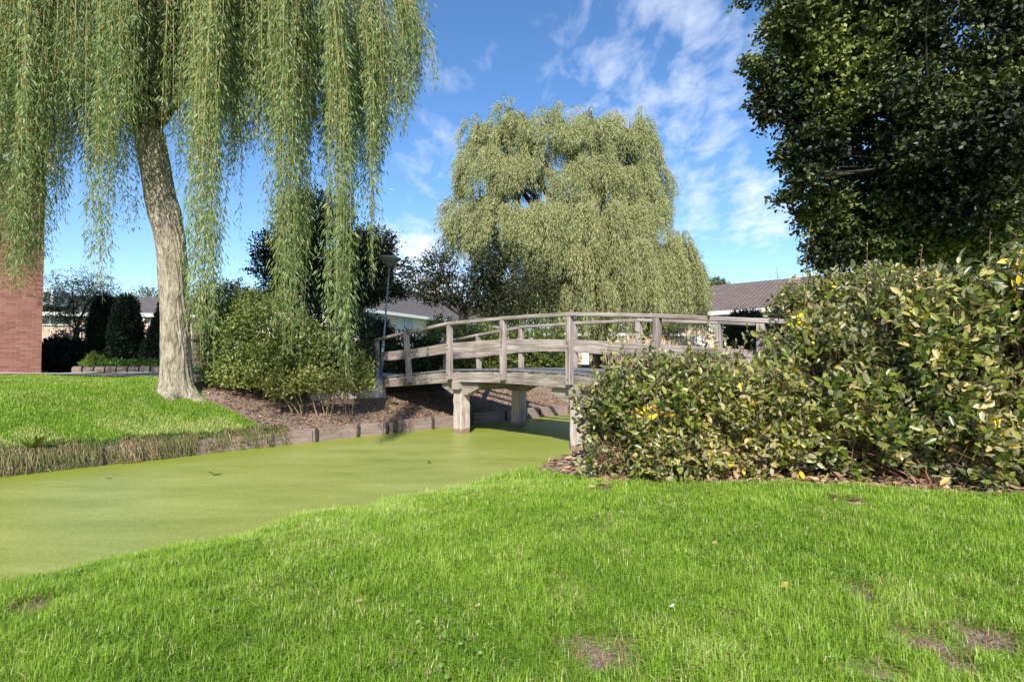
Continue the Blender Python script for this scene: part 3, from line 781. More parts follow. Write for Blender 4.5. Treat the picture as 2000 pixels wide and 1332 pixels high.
# ------------------------------------------------------------------ dark tree at right
Yd = 12.5
tb_base = np.array(at(2010, 760, Yd)); tb_base[2] = float(height(tb_base[0], Yd))
bl = [px_blob(*q) for q in [(1550, 40, 62, 50, Yd, .9, -.3), (1472, 135, 42, 28, Yd, .5), (1503, 185, 38, 34, Yd, .6), (1497, 226, 14, 20, Yd, .3), (1570, 120, 66, 66, Yd, 1.1), (1565, 212, 36, 32, Yd, .7), (1640, 180, 80, 80, Yd, 1.3), (1588, 285, 66, 50, Yd, 1.0), (1582, 345, 36, 30, Yd, .7), (1532, 383, 26, 11, Yd, .35, .4), (1604, 405, 50, 50, Yd, .9, .6), (1622, 482, 46, 46, Yd, .8, .8),
                           (1700, 40, 130, 100, Yd, 1.8), (1720, 250, 130, 110, Yd, 1.8), (1700, 400, 120, 80, Yd, 1.5, 1.0), (1720, 480, 120, 55, Yd, 1.4, 1.0), (1850, 130, 140, 120, Yd, 1.8, .8), (1860, 290, 130, 90, Yd, 1.8, -.9), (1950, 240, 120, 110, Yd, 1.8, -1.2),
                           (1900, 400, 140, 80, Yd, 1.6, -.5), (1850, 480, 130, 50, Yd, 1.3, .6), (2050, 100, 150, 170, Yd, 2.2), (2080, 350, 140, 140, Yd, 2.0), (1990, -80, 200, 120, Yd, 2.2), (1750, -110, 180, 110, Yd, 2.2), (1560, -60, 110, 70, Yd, 1.5), (2230, 150, 150, 220, Yd, 2.4), (1980, 460, 100, 50, Yd, 1.2)]]
tree('broadleaf_tree', 'tall dark green broadleaf tree overhanging the shrubs at the right', 'tree', tb_base, at(1960, 300, Yd), bl, M['bark_dark'], M['alder'], .30, 34000, 9, .11, .072, .34, inner=.3, cut=.75, cthr=.33, droop=.35, flat=.5, twigs=4, tint_pos=lambda P, t: t * .5 + np.clip((fbm(P[:, 0] * .8, P[:, 1] * .8, P[:, 2] * .8, seed=61) - .38) * 1.5, -.1, .6))  # position noise in the leaf tint paints sunlit and shaded clumps

# ------------------------------------------------------------------ trees and shrubs of the far side
def gz_(x, Y): return float(height((x - 1000) / F * Y, Y))
def gp(x, Y): return np.array([(x - 1000) / F * Y, Y, gz_(x, Y)])

Yt = 18.0
bl = [px_blob(*q, Yt) for q in [(610, 420, 75, 50), (560, 490, 70, 50), (650, 500, 90, 70), (720, 490, 70, 45), (775, 515, 45, 35), (580, 570, 70, 50), (680, 570, 60, 50), (520, 520, 40, 30), (740, 560, 70, 30)]]
tree('broadleaf_tree', 'dark spreading tree behind the hanging willow strands and beside the tall lamp', 'tree', gp(660, Yt), at(682, 640, Yt), bl, M['bark_dark'], M['midtree'], .20, 8200, 8, .09, .058, .4, inner=.3, cut=.9, cthr=.38, twigs=9)
Yt = 21.0
bl = [px_blob(*q, Yt) for q in [(860, 520, 50, 35), (820, 555, 45, 30), (905, 560, 60, 45), (950, 530, 60, 40), (960, 590, 45, 35), (855, 580, 50, 18), (1000, 560, 55, 50), (985, 520, 50, 50), (1050, 560, 50, 50)]]
tree('broadleaf_tree', 'open crowned tree with bare dark limbs between the tall lamp and pale willow', 'tree', gp(903, Yt), at(905, 610, Yt), bl, M['bark_dark'], M['midtree'], .2, 3400, 7, .10, .055, .4, inner=.3, cut=1.0, twigs=12)
Yt = 24.0
bl = [px_blob(*q, Yt) for q in [(140, 565, 60, 45), (190, 570, 45, 40), (110, 600, 50, 40), (160, 620, 50, 30), (215, 590, 30, 30)]]
tree('birch_tree', 'loose grey green tree behind the lawn, right of the brick gable', 'tree', gp(150, Yt), at(150, 640, Yt), bl, M['bark_dark'], M['olive'], .12, 1900, 7, .075, .035, .4, inner=.3, droop=.6, twigs=10)
Yt = 44.0
bl = [px_blob(*q, Yt) for q in [(285, 590, 32, 32), (305, 620, 40, 36), (262, 605, 30, 26)]]
tree('broadleaf_tree', 'yellowish tree seen behind the dark conifers left of the willow trunk', 'tree', gp(290, Yt), at(290, 640, Yt), bl, M['bark_dark'], M['olive'], .2, 1700, 6, .12, .08, .4, inner=.4)
Yt = 60.0
bl = [px_blob(*q, Yt) for q in [(1395, 556, 22, 13), (1370, 562, 20, 12), (1415, 562, 14, 10)]]
tree('broadleaf_tree', 'small rounded pale tree top showing above the right bungalow roof', 'tree', gp(1392, Yt), at(1392, 590, Yt), bl, M['bark_dark'], M['olive'], .2, 1200, 6, .16, .1, .5, inner=.4)
Yt = 58.0
bl = [px_blob(*q, Yt) for q in [(1458, 560, 9, 5), (1452, 566, 10, 6)]]
tree('broadleaf_tree', 'tiny dark tree tip poking above the ridge of the bungalow roof', 'tree', gp(1456, Yt), at(1456, 580, Yt), bl, M['bark_dark'], M['midtree'], .1, 90, 6, .15, .08, .5, twigs=3)
for (x, y, rx, ry, Yt, lb) in [(440, 590, 60, 45, 19.5, 'very dark rounded tree just right of the willow trunk'), (60, 600, 40, 36, 62, 'distant tree tucked between brick gable and row house roof'), (980, 600, 90, 40, 55, 'distant green tree low behind the pale willow strands'), (1240, 600, 90, 40, 58, 'distant tree hidden low behind the skirt of the pale willow')]:
    bl = [px_blob(x, y, rx, ry, Yt), px_blob(x + rx * .5, y + 15, rx * .6, ry * .7, Yt), px_blob(x - rx * .5, y + 18, rx * .6, ry * .7, Yt)]
    sc = Yt / 20
    tree('broadleaf_tree', lb, 'tree', gp(x, Yt), at(x, y + ry, Yt), bl, M['bark_dark'], M['midtree'] if x < 500 else M['olive'], .2, 1500, 6, .09 * sc ** .6, .055 * sc ** .6, .4, inner=.4)


def shrub(name, label, cat, blobs, mat, nshoot, per, ll, lw, sl, group=None, stems=14, stem_r=.012, twigmat=None, twigfrac=.1, **kw):
    b = np.array(blobs); c = b[:, :3].mean(0); base = np.array([c[0], c[1], float(height(c[0], c[1])) - .02])
    root = empty(name, base, label, cat, group)
    tb = Tubes()
    for k in range(stems):
        q = b[random.randrange(len(b))]; e = q[:3] + rnd_dir(1)[0] * q[3:6] * .7; s = np.array([base[0] + (q[0] - base[0]) * .6 + random.uniform(-.2, .2), base[1] + (q[1] - base[1]) * .6 + random.uniform(-.15, .15), 0]); s[2] = float(height(s[0], s[1])) - .02
        tb.add(limb_path(s, e, .05, .1, 6) - base, np.linspace(stem_r, stem_r * .3, 6), 5)
    tb.build('stems', twigmat or M['twig'], root)
    bl = [tuple(q[:3] - base) + tuple(q[3:6]) for q in b]
    foliage('foliage', mat, bl, nshoot, per, ll, lw, sl, root, zmin=kw.pop('zmin', .02), twigmat=twigmat or M['twig'], twigfrac=twigfrac, **kw)
    return root


# shrubs on the mulch bank left of the bridge
shrub('shrub', 'big leafy green shrub right of the willow trunk on the mulch', 'shrub', [px_blob(*q) for q in [(450, 680, 60, 70, 12.6), (520, 650, 80, 80, 13.0), (450, 740, 55, 40, 12.0), (580, 690, 70, 70, 12.8), (520, 720, 70, 50, 12.2), (490, 600, 50, 40, 13.4), (420, 640, 34, 46, 13)]],
      M['shrub'], 5600, 8, .062, .040, .26, inner=.35, stems=26)
shrub('shrub', 'low yellowing shrub drooping over the mulch at the foot of the big green shrub', 'shrub', [px_blob(*q) for q in [(545, 752, 34, 24, 11.6), (600, 745, 40, 24, 11.8), (655, 750, 40, 20, 12.2), (700, 745, 30, 24, 12.6), (690, 715, 36, 24, 12.8)]],
      M['shrub_yellow'], 1000, 8, .06, .04, .22, inner=.3, stems=16)
shrub('shrub', 'dark shaded shrub between the big green shrub and the left bridge end', 'shrub', [px_blob(*q) for q in [(640, 640, 60, 80, 14.6), (690, 660, 45, 70, 14.4), (620, 700, 50, 40, 14.0), (700, 700, 34, 34, 13.9), (715, 640, 22, 36, 14.6)]],
      M['midtree'], 2600, 8, .065, .042, .25, inner=.3, stems=20)
# shrubs behind the bridge
for (x, y, rx, ry, Yt, mt, lb) in [(800, 690, 55, 45, 18.5, 'midtree', 'dark green shrub behind the left end of the footbridge'), (865, 668, 45, 50, 18.8, 'hedge_green', 'bright green shrub behind the second handrail bay'),
                                   (935, 672, 48, 50, 18.4, 'hedge_green', 'yellow green shrub behind the third handrail bay from the left'), (1010, 682, 48, 44, 18.4, 'hedge_green', 'bright shrub behind the bridge, directly left of its tallest post'), (1075, 684, 45, 42, 18.8, 'hedge_green', 'last bright shrub of the row, behind the tallest bridge post'),
                                   (740, 660, 30, 40, 19.5, 'midtree', 'dark shrub below the small far lamp')]:
    shrub('shrub', lb, 'shrub', [px_blob(x, y, rx, ry, Yt), px_blob(x - rx * .5, y + ry * .45, rx * .7, ry * .6, Yt), px_blob(x + rx * .5, y + ry * .4, rx * .7, ry * .6, Yt)], M[mt], 1500, 7, .085, .05, .28, group='shrubs in a row behind the footbridge', inner=.4)
# garden plants on the left
for (x, lb) in [(205, 'dark columnar conifer standing left of its wider twin'), (247, 'broad dark columnar conifer, right one of the pair')]:
    Yt = 17.5 if x == 247 else 18.2
    shrub('columnar_conifer', lb, 'conifer', [px_blob(x, 655, 22, 60, Yt), px_blob(x, 605, 19, 26, Yt), px_blob(x + 3, 690, 22, 34, Yt), px_blob(x - 4, 630, 18, 40, Yt)], M['conifer'], 7000, 8, .07, .035, .22, group='dark columnar conifers', up=1.2, inner=.5, stems=6, flat=.1, twigfrac=0)
shrub('conical_conifer', 'dark cone shaped conifer partly behind the willow trunk', 'conifer', [px_blob(310, 690, 28, 34, 17.2), px_blob(314, 660, 20, 34, 17.2), px_blob(318, 630, 12, 26, 17.2), px_blob(320, 605, 6, 18, 17.2)], M['conifer'], 5000, 8, .07, .035, .2, up=1.2, inner=.5, stems=4, flat=.1, twigfrac=0)
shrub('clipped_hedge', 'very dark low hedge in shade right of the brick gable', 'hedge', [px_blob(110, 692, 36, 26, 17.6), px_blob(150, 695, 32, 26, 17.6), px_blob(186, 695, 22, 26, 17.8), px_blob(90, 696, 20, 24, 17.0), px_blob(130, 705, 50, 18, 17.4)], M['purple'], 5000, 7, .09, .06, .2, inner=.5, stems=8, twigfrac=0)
shrub('shrub', 'grey green flowering shrub behind the dark hedge', 'shrub', [px_blob(125, 668, 26, 20, 20.5), px_blob(105, 676, 20, 16, 20.5)], M['olive'], 500, 7, .07, .04, .25)
shrub('shrub', 'small lime green bush left of the ground cover bed', 'shrub', [px_blob(186, 703, 17, 15, 16.2), px_blob(172, 712, 16, 9, 16.2)], M['limegreen'], 420, 7, .04, .022, .12, twigfrac=0)
gc = shrub('ground_cover', 'low spreading pale green ground cover in the planting bed below the conifers', 'plants', [px_blob(x, 713 + (x % 3), 20, 9.5, 16.3) for x in range(185, 330, 14)], M['ground_leaf'], 1700, 6, .06, .05, .12, twigfrac=0, stems=10)
gc['kind'] = 'stuff'
# topiary by the bungalow
shrub('clipped_shrub', 'dark rounded clipped shrub in front of the cream bungalow wall', 'shrub', [px_blob(1456, 640, 36, 34, 24), px_blob(1450, 670, 42, 34, 24), px_blob(1470, 690, 50, 26, 24)], M['conifer'], 6000, 8, .08, .05, .2, inner=.6, stems=6, twigfrac=0)


# ------------------------------------------------------------------ near shrubs at the right (leathery leaves)
def ht(P, t):
    n = fbm(P[:, 0] * 4.6, P[:, 1] * 4.6, P[:, 2] * 4.6, seed=77, o=2) + (rng.random(len(P)) < .006) * .3
    t = np.clip(t * 1.1 - .02, 0, .74)
    return np.where(n > .765, .98 + rng.random(len(P)) * .3, t)


HT = dict(tmpl=BROAD, inner=.3, cut=2.6, cthr=.45, twigmat=M['twig_red'], tint_pos=ht, flat=.25)
h1 = shrub('leathery_shrub', 'low sprawling shrub with leathery and yellow leaves covering the right half of the footbridge', 'shrub',
           [(1.30, 6.05, .95, .55, .5, .52), (1.05, 5.95, .70, .40, .4, .33), (1.9, 6.0, 1.05, .62, .6, .60), (2.55, 5.95, 1.0, .6, .6, .62), (1.6, 6.5, 1.1, .6, .5, .52), (2.4, 6.6, 1.05, .7, .5, .58), (1.5, 5.72, .62, .5, .3, .25), (2.3, 5.65, .72, .6, .3, .32)],
           M['hedge'], 7600, 9, .080, .036, .32, stems=90, stem_r=.009, twigfrac=.6, **HT)
h2 = shrub('leathery_shrub', 'tall glossy shrub with large leathery leaves filling the right edge beside the lawn', 'shrub',
           [(3.35, 5.9, 1.25, .7, .65, .82), (4.1, 5.75, 1.5, .8, .7, 1.0), (4.9, 5.6, 1.65, .8, .75, 1.12), (5.8, 5.5, 1.7, .9, .8, 1.2), (6.8, 5.5, 1.7, .9, .9, 1.25), (3.5, 5.5, .85, .6, .4, .35), (4.3, 5.25, .82, .6, .35, .30), (5.2, 5.1, .8, .6, .35, .28)],
           M['hedge'], 10500, 9, .104, .048, .34, stems=110, stem_r=.012, twigfrac=.5, **HT)
h3 = shrub('shrub', 'green and brown shrub with smaller leaves at the right end of the footbridge rail', 'shrub',
           [px_blob(1545, 640, 50, 75, 7.5), px_blob(1620, 610, 70, 75, 7.6), px_blob(1710, 600, 80, 75, 7.6), px_blob(1560, 720, 60, 60, 7.2), px_blob(1800, 600, 90, 70, 7.6)],
           M['hedge'], 5200, 9, .07, .034, .26, stems=60, twigfrac=.35, **HT)
# loose upright shoots of the low shrub in front of the handrail
L = Leaves(); tb = Tubes(); o1 = np.array(h1.location)
for (x, y, Yw) in [(1195, 640, 5.9), (1215, 665, 5.8), (1272, 655, 5.9), (1250, 650, 6.0), (1345, 660, 6.1), (1385, 625, 6.2), (1392, 645, 6.0), (1420, 655, 6.1), (1180, 690, 5.8), (1300, 690, 5.9), (1440, 665, 6.2), (1150, 700, 5.7), (1135, 760, 5.6), (1125, 800, 5.6), (1360, 690, 5.9), (1460, 640, 6.3)]:
    b_ = at(x, y, Yw); a_ = at(x + random.uniform(-20, 30), 760, Yw); lp = limb_path(a_, b_, 0, .06, 8) - o1; tb.add(lp, np.linspace(.005, .002, 8), 4)
    m_ = 22; t = np.linspace(.2, 1, m_); P = np.stack([np.interp(t * 7, np.arange(8), lp[:, k]) for k in range(3)], -1)
    L.add(*leaves(P, rnd_dir(m_) + np.array([0, 0, .8]), rnd_dir(m_), .075 * (.5 + .6 * rng.random(m_)), .034, BROAD, rng.random(m_) * .75))
L.build('shoot_leaves', M['hedge'], h1); tb.build('shoot_stems', M['twig_red'], h1)
# upright whips
for (x, y0, y1, Yw, lb) in [(1583, 545, 440, 7.0, 'thin upright whip shoot with bud clusters rising above the bungalow roof side of the shrubs'), (1695, 560, 468, 6.3, 'straight bare brown whip shoot rising from the middle of the tall shrubs'), (1802, 540, 480, 6.0, 'short brown shoot tip in front of the dark tree'), (1934, 520, 450, 5.6, 'brown shoot tip near the right edge above the tall shrub'), (1517, 600, 524, 8.0, 'thin dry twig sticking up in front of the bungalow roof')]:
    a = at(x - 6, y0 + 120, Yw); b = at(x, y1, Yw); root = empty('whip_shoot', a, lb, 'shoot', 'whip shoots above the shrubs')
    tb = Tubes(); lp = limb_path(a, b, 0, .02, 8); tb.add(lp - a, np.linspace(.007, .003, 8), 5); tb.build('stem', M['twig_red'], root)
    L = Leaves(); t = np.linspace(.35, 1, 14); P = np.stack([np.interp(t * 7, np.arange(8), lp[:, k]) for k in range(3)], -1) - a
    L.add(*leaves(P, rnd_dir(14) + np.array([0, 0, .8]), rnd_dir(14), .035, .016, BROAD, rng.random(14) * .5 + .4)); L.build('foliage', M['hedge'], root)  # small leaf shapes that form the bud clusters of the whip

# ------------------------------------------------------------------ reeds beyond the bridge
P = []; n = 2600
uu = rng.uniform(17.3, 22.5, n); vv = -10.75 - rng.random(n) * 1.6; X_, Y_ = XY(uu, vv); Z_ = height(X_, Y_)
L = Leaves(); P = np.stack([X_, Y_, Z_], -1); hgt = rng.uniform(1.2, 2.1, n)
lean = rnd_dir(n) * .13 + np.array([0, 0, 1])
L.add(*leaves(P, lean, rnd_dir(n), hgt, .028, WILLOW, rng.random(n)))
L.add(*leaves(P + lean * hgt[:, None] * .8, rnd_dir(n) * .35 + np.array([0, 0, 1]), rnd_dir(n), .3, .06, WILLOW, rng.random(n) * .4 + .6))
tag(L.build('reeds', M['reed']), 'pale dry reeds on the far bank beyond the footbridge', 'reeds', kind='stuff')


# ------------------------------------------------------------------ footbridge
def bridge():
    o3 = np.array([*XY(8.9, -7.9), 0.0])
    root = empty('footbridge', o3, 'weathered grey wooden arched footbridge with handrails crossing the duckweed ditch', 'footbridge')
    dv = [-12.95, -9.75, -8.06, -6.36, -2.85]; dz = [1.15, 1.405, 1.435, 1.395, 1.15]
    D = lambda v: float(np.interp(v, dv, dz))
    pv = [-12.75, -11.33, -9.75, -8.06, -6.36, -4.65, -3.01]; rz = [2.15, 2.30, 2.44, 2.465, 2.455, 2.335, 2.19]
    P3 = lambda u, v, z: np.array([*XY(u, v), z]) - o3
    U0, U1 = 7.90, 9.98
    UPu = np.array([S, S, 0])        # direction of u
    # deck boards
    b = MB(); v = -12.95
    while v < -2.85:
        z = D(v + .07) - .02; e0 = random.uniform(-.02, .02)
        sl = (D(v + .12) - D(v)) / .12
        b.beam(P3(U0 - .05 + e0, v + .066, z), P3(U1 + .05 + e0, v + .066, z), .132, .038, up=(0, 0, 1), cham=.004); v += .146
    b.build('deck', M['deck'], root)
    # fascias on both sides (boards butted end to end) and inner stringers
    for (u, nm) in ((U0, 'fascia_beam'), (U1, 'fascia_beam')):
        b = MB(); cuts = [-12.93, -11.6, -9.75, -8.4, -7.55, -6.9, -6.36, -5.0, -3.6, -2.87]
        for a, c in zip(cuts[:-1], cuts[1:]):
            g_ = .004; mid = .125 + .047
            b.beam(P3(u + random.uniform(-.006, .006), a + g_, D(a) - mid), P3(u, c - g_, D(c) - mid), .07, .235 + random.uniform(-.01, .01), jit=.004, seg=3)
        b.build(nm, M['wood_mossy'], root)
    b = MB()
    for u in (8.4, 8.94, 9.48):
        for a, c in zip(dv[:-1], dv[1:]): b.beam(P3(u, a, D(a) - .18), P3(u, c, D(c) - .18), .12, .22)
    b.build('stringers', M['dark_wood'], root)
    # piles with cap beams and corbels
    for v in (-9.6, -6.3):
        zt = D(v) - .285 - .02
        for u in (8.03, 9.83):
            b = MB(); w_ = .27
            b.beam(P3(u, v, -.6), P3(u, v, zt - .24), w_, w_, up=(S, -S, 0), cham=.018, seg=10, jit=.018)
            b.build('pile', M['wood_pile'], root)
            b = MB(); zc = zt - .10   # corbel along the span with sloped ends
            for s_ in (-1,):
                pts = [(-.62, .11), (.62, .11), (.62, 0.0), (.26, -.15), (-.26, -.15), (-.62, 0.0)]
                f = [P3(u - .07, v + p[0], zc + p[1] + .0) for p in pts]; g_ = [P3(u + .07, v + p[0], zc + p[1]) for p in pts]
                b.poly(f, [(p[0], p[1]) for p in pts]); b.poly(g_[::-1], [(p[0], p[1]) for p in pts][::-1])
                for k in range(6): b.poly([f[(k + 1) % 6], f[k], g_[k], g_[(k + 1) % 6]], [(pts[(k + 1) % 6][0], 0), (pts[k][0], 0), (pts[k][0], .2), (pts[(k + 1) % 6][0], .2)])
            b.build('corbel', M['wood_mossy'], root)
        b = MB(); b.beam(P3(8.11, v, zt - .075), P3(9.75, v, zt - .075), .2, .2); b.build('cap_beam', M['wood_mossy'], root)
        b = MB(); b.beam(P3(7.84, v, zt - .05), P3(7.958, v, zt - .05), .22, .18, cham=.01); b.build('cap_beam_end', M['wood'], root)
    # posts, handrails, middle rails
    for side, u in ((0, U0 - .037 - .055), (1, U1 + .037 + .055)):
        for k, v in enumerate(pv):
            lean = [0.0, -.09, 0.0, 0, 0.0, .05, 0][k] if side == 0 else random.uniform(-.03, .03)
            b = MB(); zb = D(v) - (.22 if k else .42)
            b.beam(P3(u, v - lean * .7, zb), P3(u, v + lean, rz[k] - .06), .11, .11, up=(S, -S, 0), cham=.008, seg=4, jit=.006)
            bqs = []
            for zz in (D(v) - .13, D(v) + .43, D(v) + .52):
                q = P3(u - .055 if side == 0 else u + .055, v, zz) if zz < D(v) else P3(u - .055 if side == 0 else u - .055, v + lean * .4, zz)
                dr = -np.array([S, S, 0]) if (side == 0 or zz > D(v)) else np.array([S, S, 0]); bq = MB(); bq.tube([q - dr * .01, q + dr * .014], [.014, .012], 8); bqs.append(bq)
            po = b.build('post', M['wood'], root)
            for bq in bqs: bq.build('bolt', M['rust'], po)
        b = MB(); ext = [(-12.95, 2.125)] + list(zip(pv[1:-1], rz[1:-1])) + [(-2.35, 2.12)]
        for (a, za), (c, zc) in zip(ext[:-1], ext[1:]):
            b.beam(P3(u, a + .003, za - .03), P3(u, c - .003, zc - .03), .125, .068, cham=.01, seg=3, jit=.006)
        b.build('handrail', M['wood'], root)
        b = MB(); ui = u + (.055 + .02) * (1 if side == 0 else -1)
        # middle rail sits between posts on the inside face
        knots = [(-12.62, 1.69)] + [(q, D(q) + .47) for q in pv[1:-1]] + [(-2.5, 1.60)]
        for (a, za), (c, zc) in zip(knots[:-1], knots[1:]):
            b.beam(P3(ui, a + .003, za), P3(ui, c - .003, zc), .038, .225 - (.05 if side else 0), cham=.006, seg=4, jit=.010)
        b.build('middle_rail', M['wood'], root)
    return root


bridge()
# abutments
for (va, vb, lb, z0, z1) in ((-12.74, -12.52, 'grey concrete abutment wall under the far left bridge end', .35, 1.13), (-3.28, -3.06, 'concrete abutment under the near bridge end behind the shrubs', .2, .86)):
    b = MB(); o3 = np.array([*XY(8.5, (va + vb) / 2), z0]); L_, cu = (2.0, 6.95) if va < -10 else (5.0, 8.6)
    c = np.array([*XY(cu, (va + vb) / 2), (z0 + z1) / 2]) - o3
    b.box(c, (L_, .2, z1 - z0), R(45)); tag(b.build('abutment_wall', M['concrete'], loc=(0, 0, 0)), lb, 'wall').location = tuple(o3)


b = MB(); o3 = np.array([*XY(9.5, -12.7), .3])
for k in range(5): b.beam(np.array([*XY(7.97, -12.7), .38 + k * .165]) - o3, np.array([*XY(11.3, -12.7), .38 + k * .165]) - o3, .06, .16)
o = b.build('abutment_boards', M['dark_wood']); o.location = tuple(o3); tag(o, 'dark board wall deepening the shade under the left bridge end', 'wall')  # boards coloured near black to deepen the shade under the deck


# timber bank edging
def edging():
    o3 = np.array([*XY(6, -10.62), 0.0]); root = empty('bank_edging', o3, 'reddish brown timber edging boards and stakes along the far bank', 'edging')
    stakes = [-3.0, -1.2, .3, 1.7, 2.9, 4.28, 5.15, 6.05, 6.75, 7.0, 8.0, 9.2, 10.4, 11.7, 13.0, 14.4, 16, 17.6]
    P3 = lambda u, v, z: np.array([*XY(u, v), z]) - o3
    for a, c in zip(stakes[:-1], stakes[1:]):
        if c - a < .4: continue
        b = MB(); h = .235 + random.uniform(-.02, .02)
        b.beam(P3(a, -10.645, h / 2 - .01), P3(c, -10.645, h / 2 - .01 + random.uniform(-.01, .01)), .035, h + .08, seg=4, jit=.008, cham=.004); b.build('board', M['board_red'], root)
    for k, a in enumerate(stakes):
        b = MB(); b.beam(P3(a, -10.60, -.2), P3(a + random.uniform(-.02, .02), -10.60, .25 + random.uniform(-.03, .03)), .042, .05, up=(S, -S, 0), jit=.004, seg=2); b.build('stake', M['stake'], root)
        if k % 3 != 1:
            b = MB(); b.beam(P3(a - .12, -10.615, -.1), P3(a - .12, -10.615, .235), .09, .022, up=(S, -S, 0)); b.build('batten', M['board_red'], root)


edging()


# ------------------------------------------------------------------ lamps
def lamp(x, yhead, Y, xbase, polemat, hr, label):
    top = at(x, yhead, Y); base = gp(xbase, Y); base[0] = at(xbase, 720, Y)[0]
    root = empty('street_lamp', base, label, 'street lamp', 'street lamps')
    t = top - base; b = MB(); b.tube([t * 0, t * .28], [.045, .045], 14); b.tube([t * .28, t * .30, t * .98], [.045, .028, .024], 14); b.build('pole', polemat, root)
    ax = t / np.linalg.norm(t)
    prof = [(.03, -.26), (.07, -.25), (.10, -.20), (.19, -.13), (.29, -.05), (.30, -.02), (.27, .0)]
    b = MB(); b.tube([t + ax * p[1] * hr / .3 for p in prof], [p[0] * hr / .3 for p in prof], 28); b.build('lamp_bowl', M['lamp_hood'], root)
    prof = [(.315, -.025), (.32, -.01), (.31, .01), (.2, .045), (.05, .06)]
    b = MB(); b.tube([t + ax * p[1] * hr / .3 for p in prof], [p[0] * hr / .3 for p in prof], 28); b.build('lamp_lid', M['metal'], root)


lamp(762, 504, 16.5, 744, M['metal'], .31, 'tall grey street lamp with shallow bowl head behind the left bridge end')
lamp(740, 595, 44, 738, M['white'], .65, 'small distant street lamp with white pole in front of the grey roofed house')


# ------------------------------------------------------------------ houses
def rot2(d): return math.atan2(d[1], d[0])


def house(name, label, corner, dirx, length, depth, zb, ze, zr, wallmat, roofmat, windows=(), fascia=True, doors=(), chimneys=(), over=.35, glass=None, skylights=()):
    """corner: left end of the visible front wall (seen from the front), dirx: unit dir along the front to the right"""
    dx = np.array([dirx[0], dirx[1], 0.]); dn = np.array([dirx[1], -dirx[0], 0.])   # outward normal
    o3 = np.array([corner[0], corner[1], zb]); root = empty(name, o3, label, 'house')
    P = lambda a, d, z: dx * a - dn * d + np.array([0, 0, z - zb])    # a along, d depth behind the front
    zb2 = zb - .3; b = MB()
    b.poly([P(0, 0, zb2), P(length, 0, zb2), P(length, 0, ze), P(0, 0, ze)]); b.poly([P(length, depth, zb2), P(0, depth, zb2), P(0, depth, ze), P(length, depth, ze)])
    b.poly([P(length, 0, zb2), P(length, depth, zb2), P(length, depth, ze), P(length, depth / 2, zr - .05), P(length, 0, ze)])
    b.poly([P(0, depth, zb2), P(0, 0, zb2), P(0, 0, ze), P(0, depth / 2, zr - .05), P(0, depth, ze)])
    b.build('wall', wallmat, root)
    sl = (zr - ze) / (depth / 2); b = MB(); e = over; th = .09; lo = ze - e * sl + .06
    A, B_, C, D_ = P(-e, -e, lo), P(length + e, -e, lo), P(length + e, depth / 2, zr + .06), P(-e, depth / 2, zr + .06)
    up = np.array([0, 0, th])
    b.poly([A + up, B_ + up, C + up, D_ + up]); b.poly([D_, C, B_, A]); b.poly([A, B_, B_ + up, A + up]); b.poly([B_, C, C + up, B_ + up]); b.poly([D_, A, A + up, D_ + up])
    A2, B2 = P(-e, depth + e, lo), P(length + e, depth + e, lo)
    b.poly([D_ + up, C + up, B2 + up, A2 + up]); b.poly([A2, B2, C, D_]); b.poly([B2, A2, A2 + up, B2 + up]); b.poly([C, B2, B2 + up, C + up]); b.poly([A2, D_, D_ + up, A2 + up])
    roof = b.build('roof', roofmat, root)
    b = MB(); b.beam(P(-e, -e - .04, lo + .0), P(length + e, -e - .04, lo + .0), .07, .2); b.build('fascia_board', M['white'], root)
    def panel(nm, a0, a1, z0, z1, frame, pane, div=1, par=None):
        fr = MB(); t = .06
        fr.beam(P(a0, -.03, z1), P(a1, -.03, z1), .08, t); fr.beam(P(a0, -.03, z0), P(a1, -.03, z0), .12, t)
        for k in range(div + 1):
            a = a0 + (a1 - a0) * k / div; fr.beam(P(a, -.03, z0 + t / 2), P(a, -.03, z1 - t / 2), t, .08, up=tuple(dn))
        f = fr.build(nm, frame, root); g_ = MB(); g_.poly([P(a0, -.012, z0), P(a1, -.012, z0), P(a1, -.012, z1), P(a0, -.012, z1)]); g_.build('pane' if nm == 'window' else 'door_leaf', pane, f)
    for (a0, a1, z0, z1, dv_, gl) in windows: panel('window', a0, a1, z0, z1, M['white'], M[gl], dv_)
    for (a0, a1, z0, z1, mt) in doors: panel('door', a0, a1, z0, z1, M['white'], M[mt])
    for (a, w_, h) in chimneys:
        b = MB(); c = P(a, depth / 2, zr + h / 2 - .2); b.box(c, (w_, .6, h + .4), rot2(dirx)); b.build('chimney', M['brick_pale'], root)
    for (a, f) in skylights:
        b = MB(); q = lambda aa, ff: P(aa, (depth / 2) * ff, ze + (zr - ze) * ff + .22)
        b.poly([q(a, f), q(a + .9, f), q(a + .9, f + .25), q(a, f + .25)]); b.build('skylight', M['curtain'], root)
    return root


# brick house at the far left edge: face towards the canal
C0 = at(82, 650, 15.55)
d0 = np.array([S, S]); cor = np.array([C0[0], C0[1]]) - d0 * 10
house('brick_house', 'red brick house wall at the left edge behind the willow curtain', cor, d0, 10.0, 8.0, 1.25, 7.0, 9.5, M['brick'], M['tile'], windows=[(2, 3.4, 2.3, 3.6, 1, 'curtain')], over=.15)
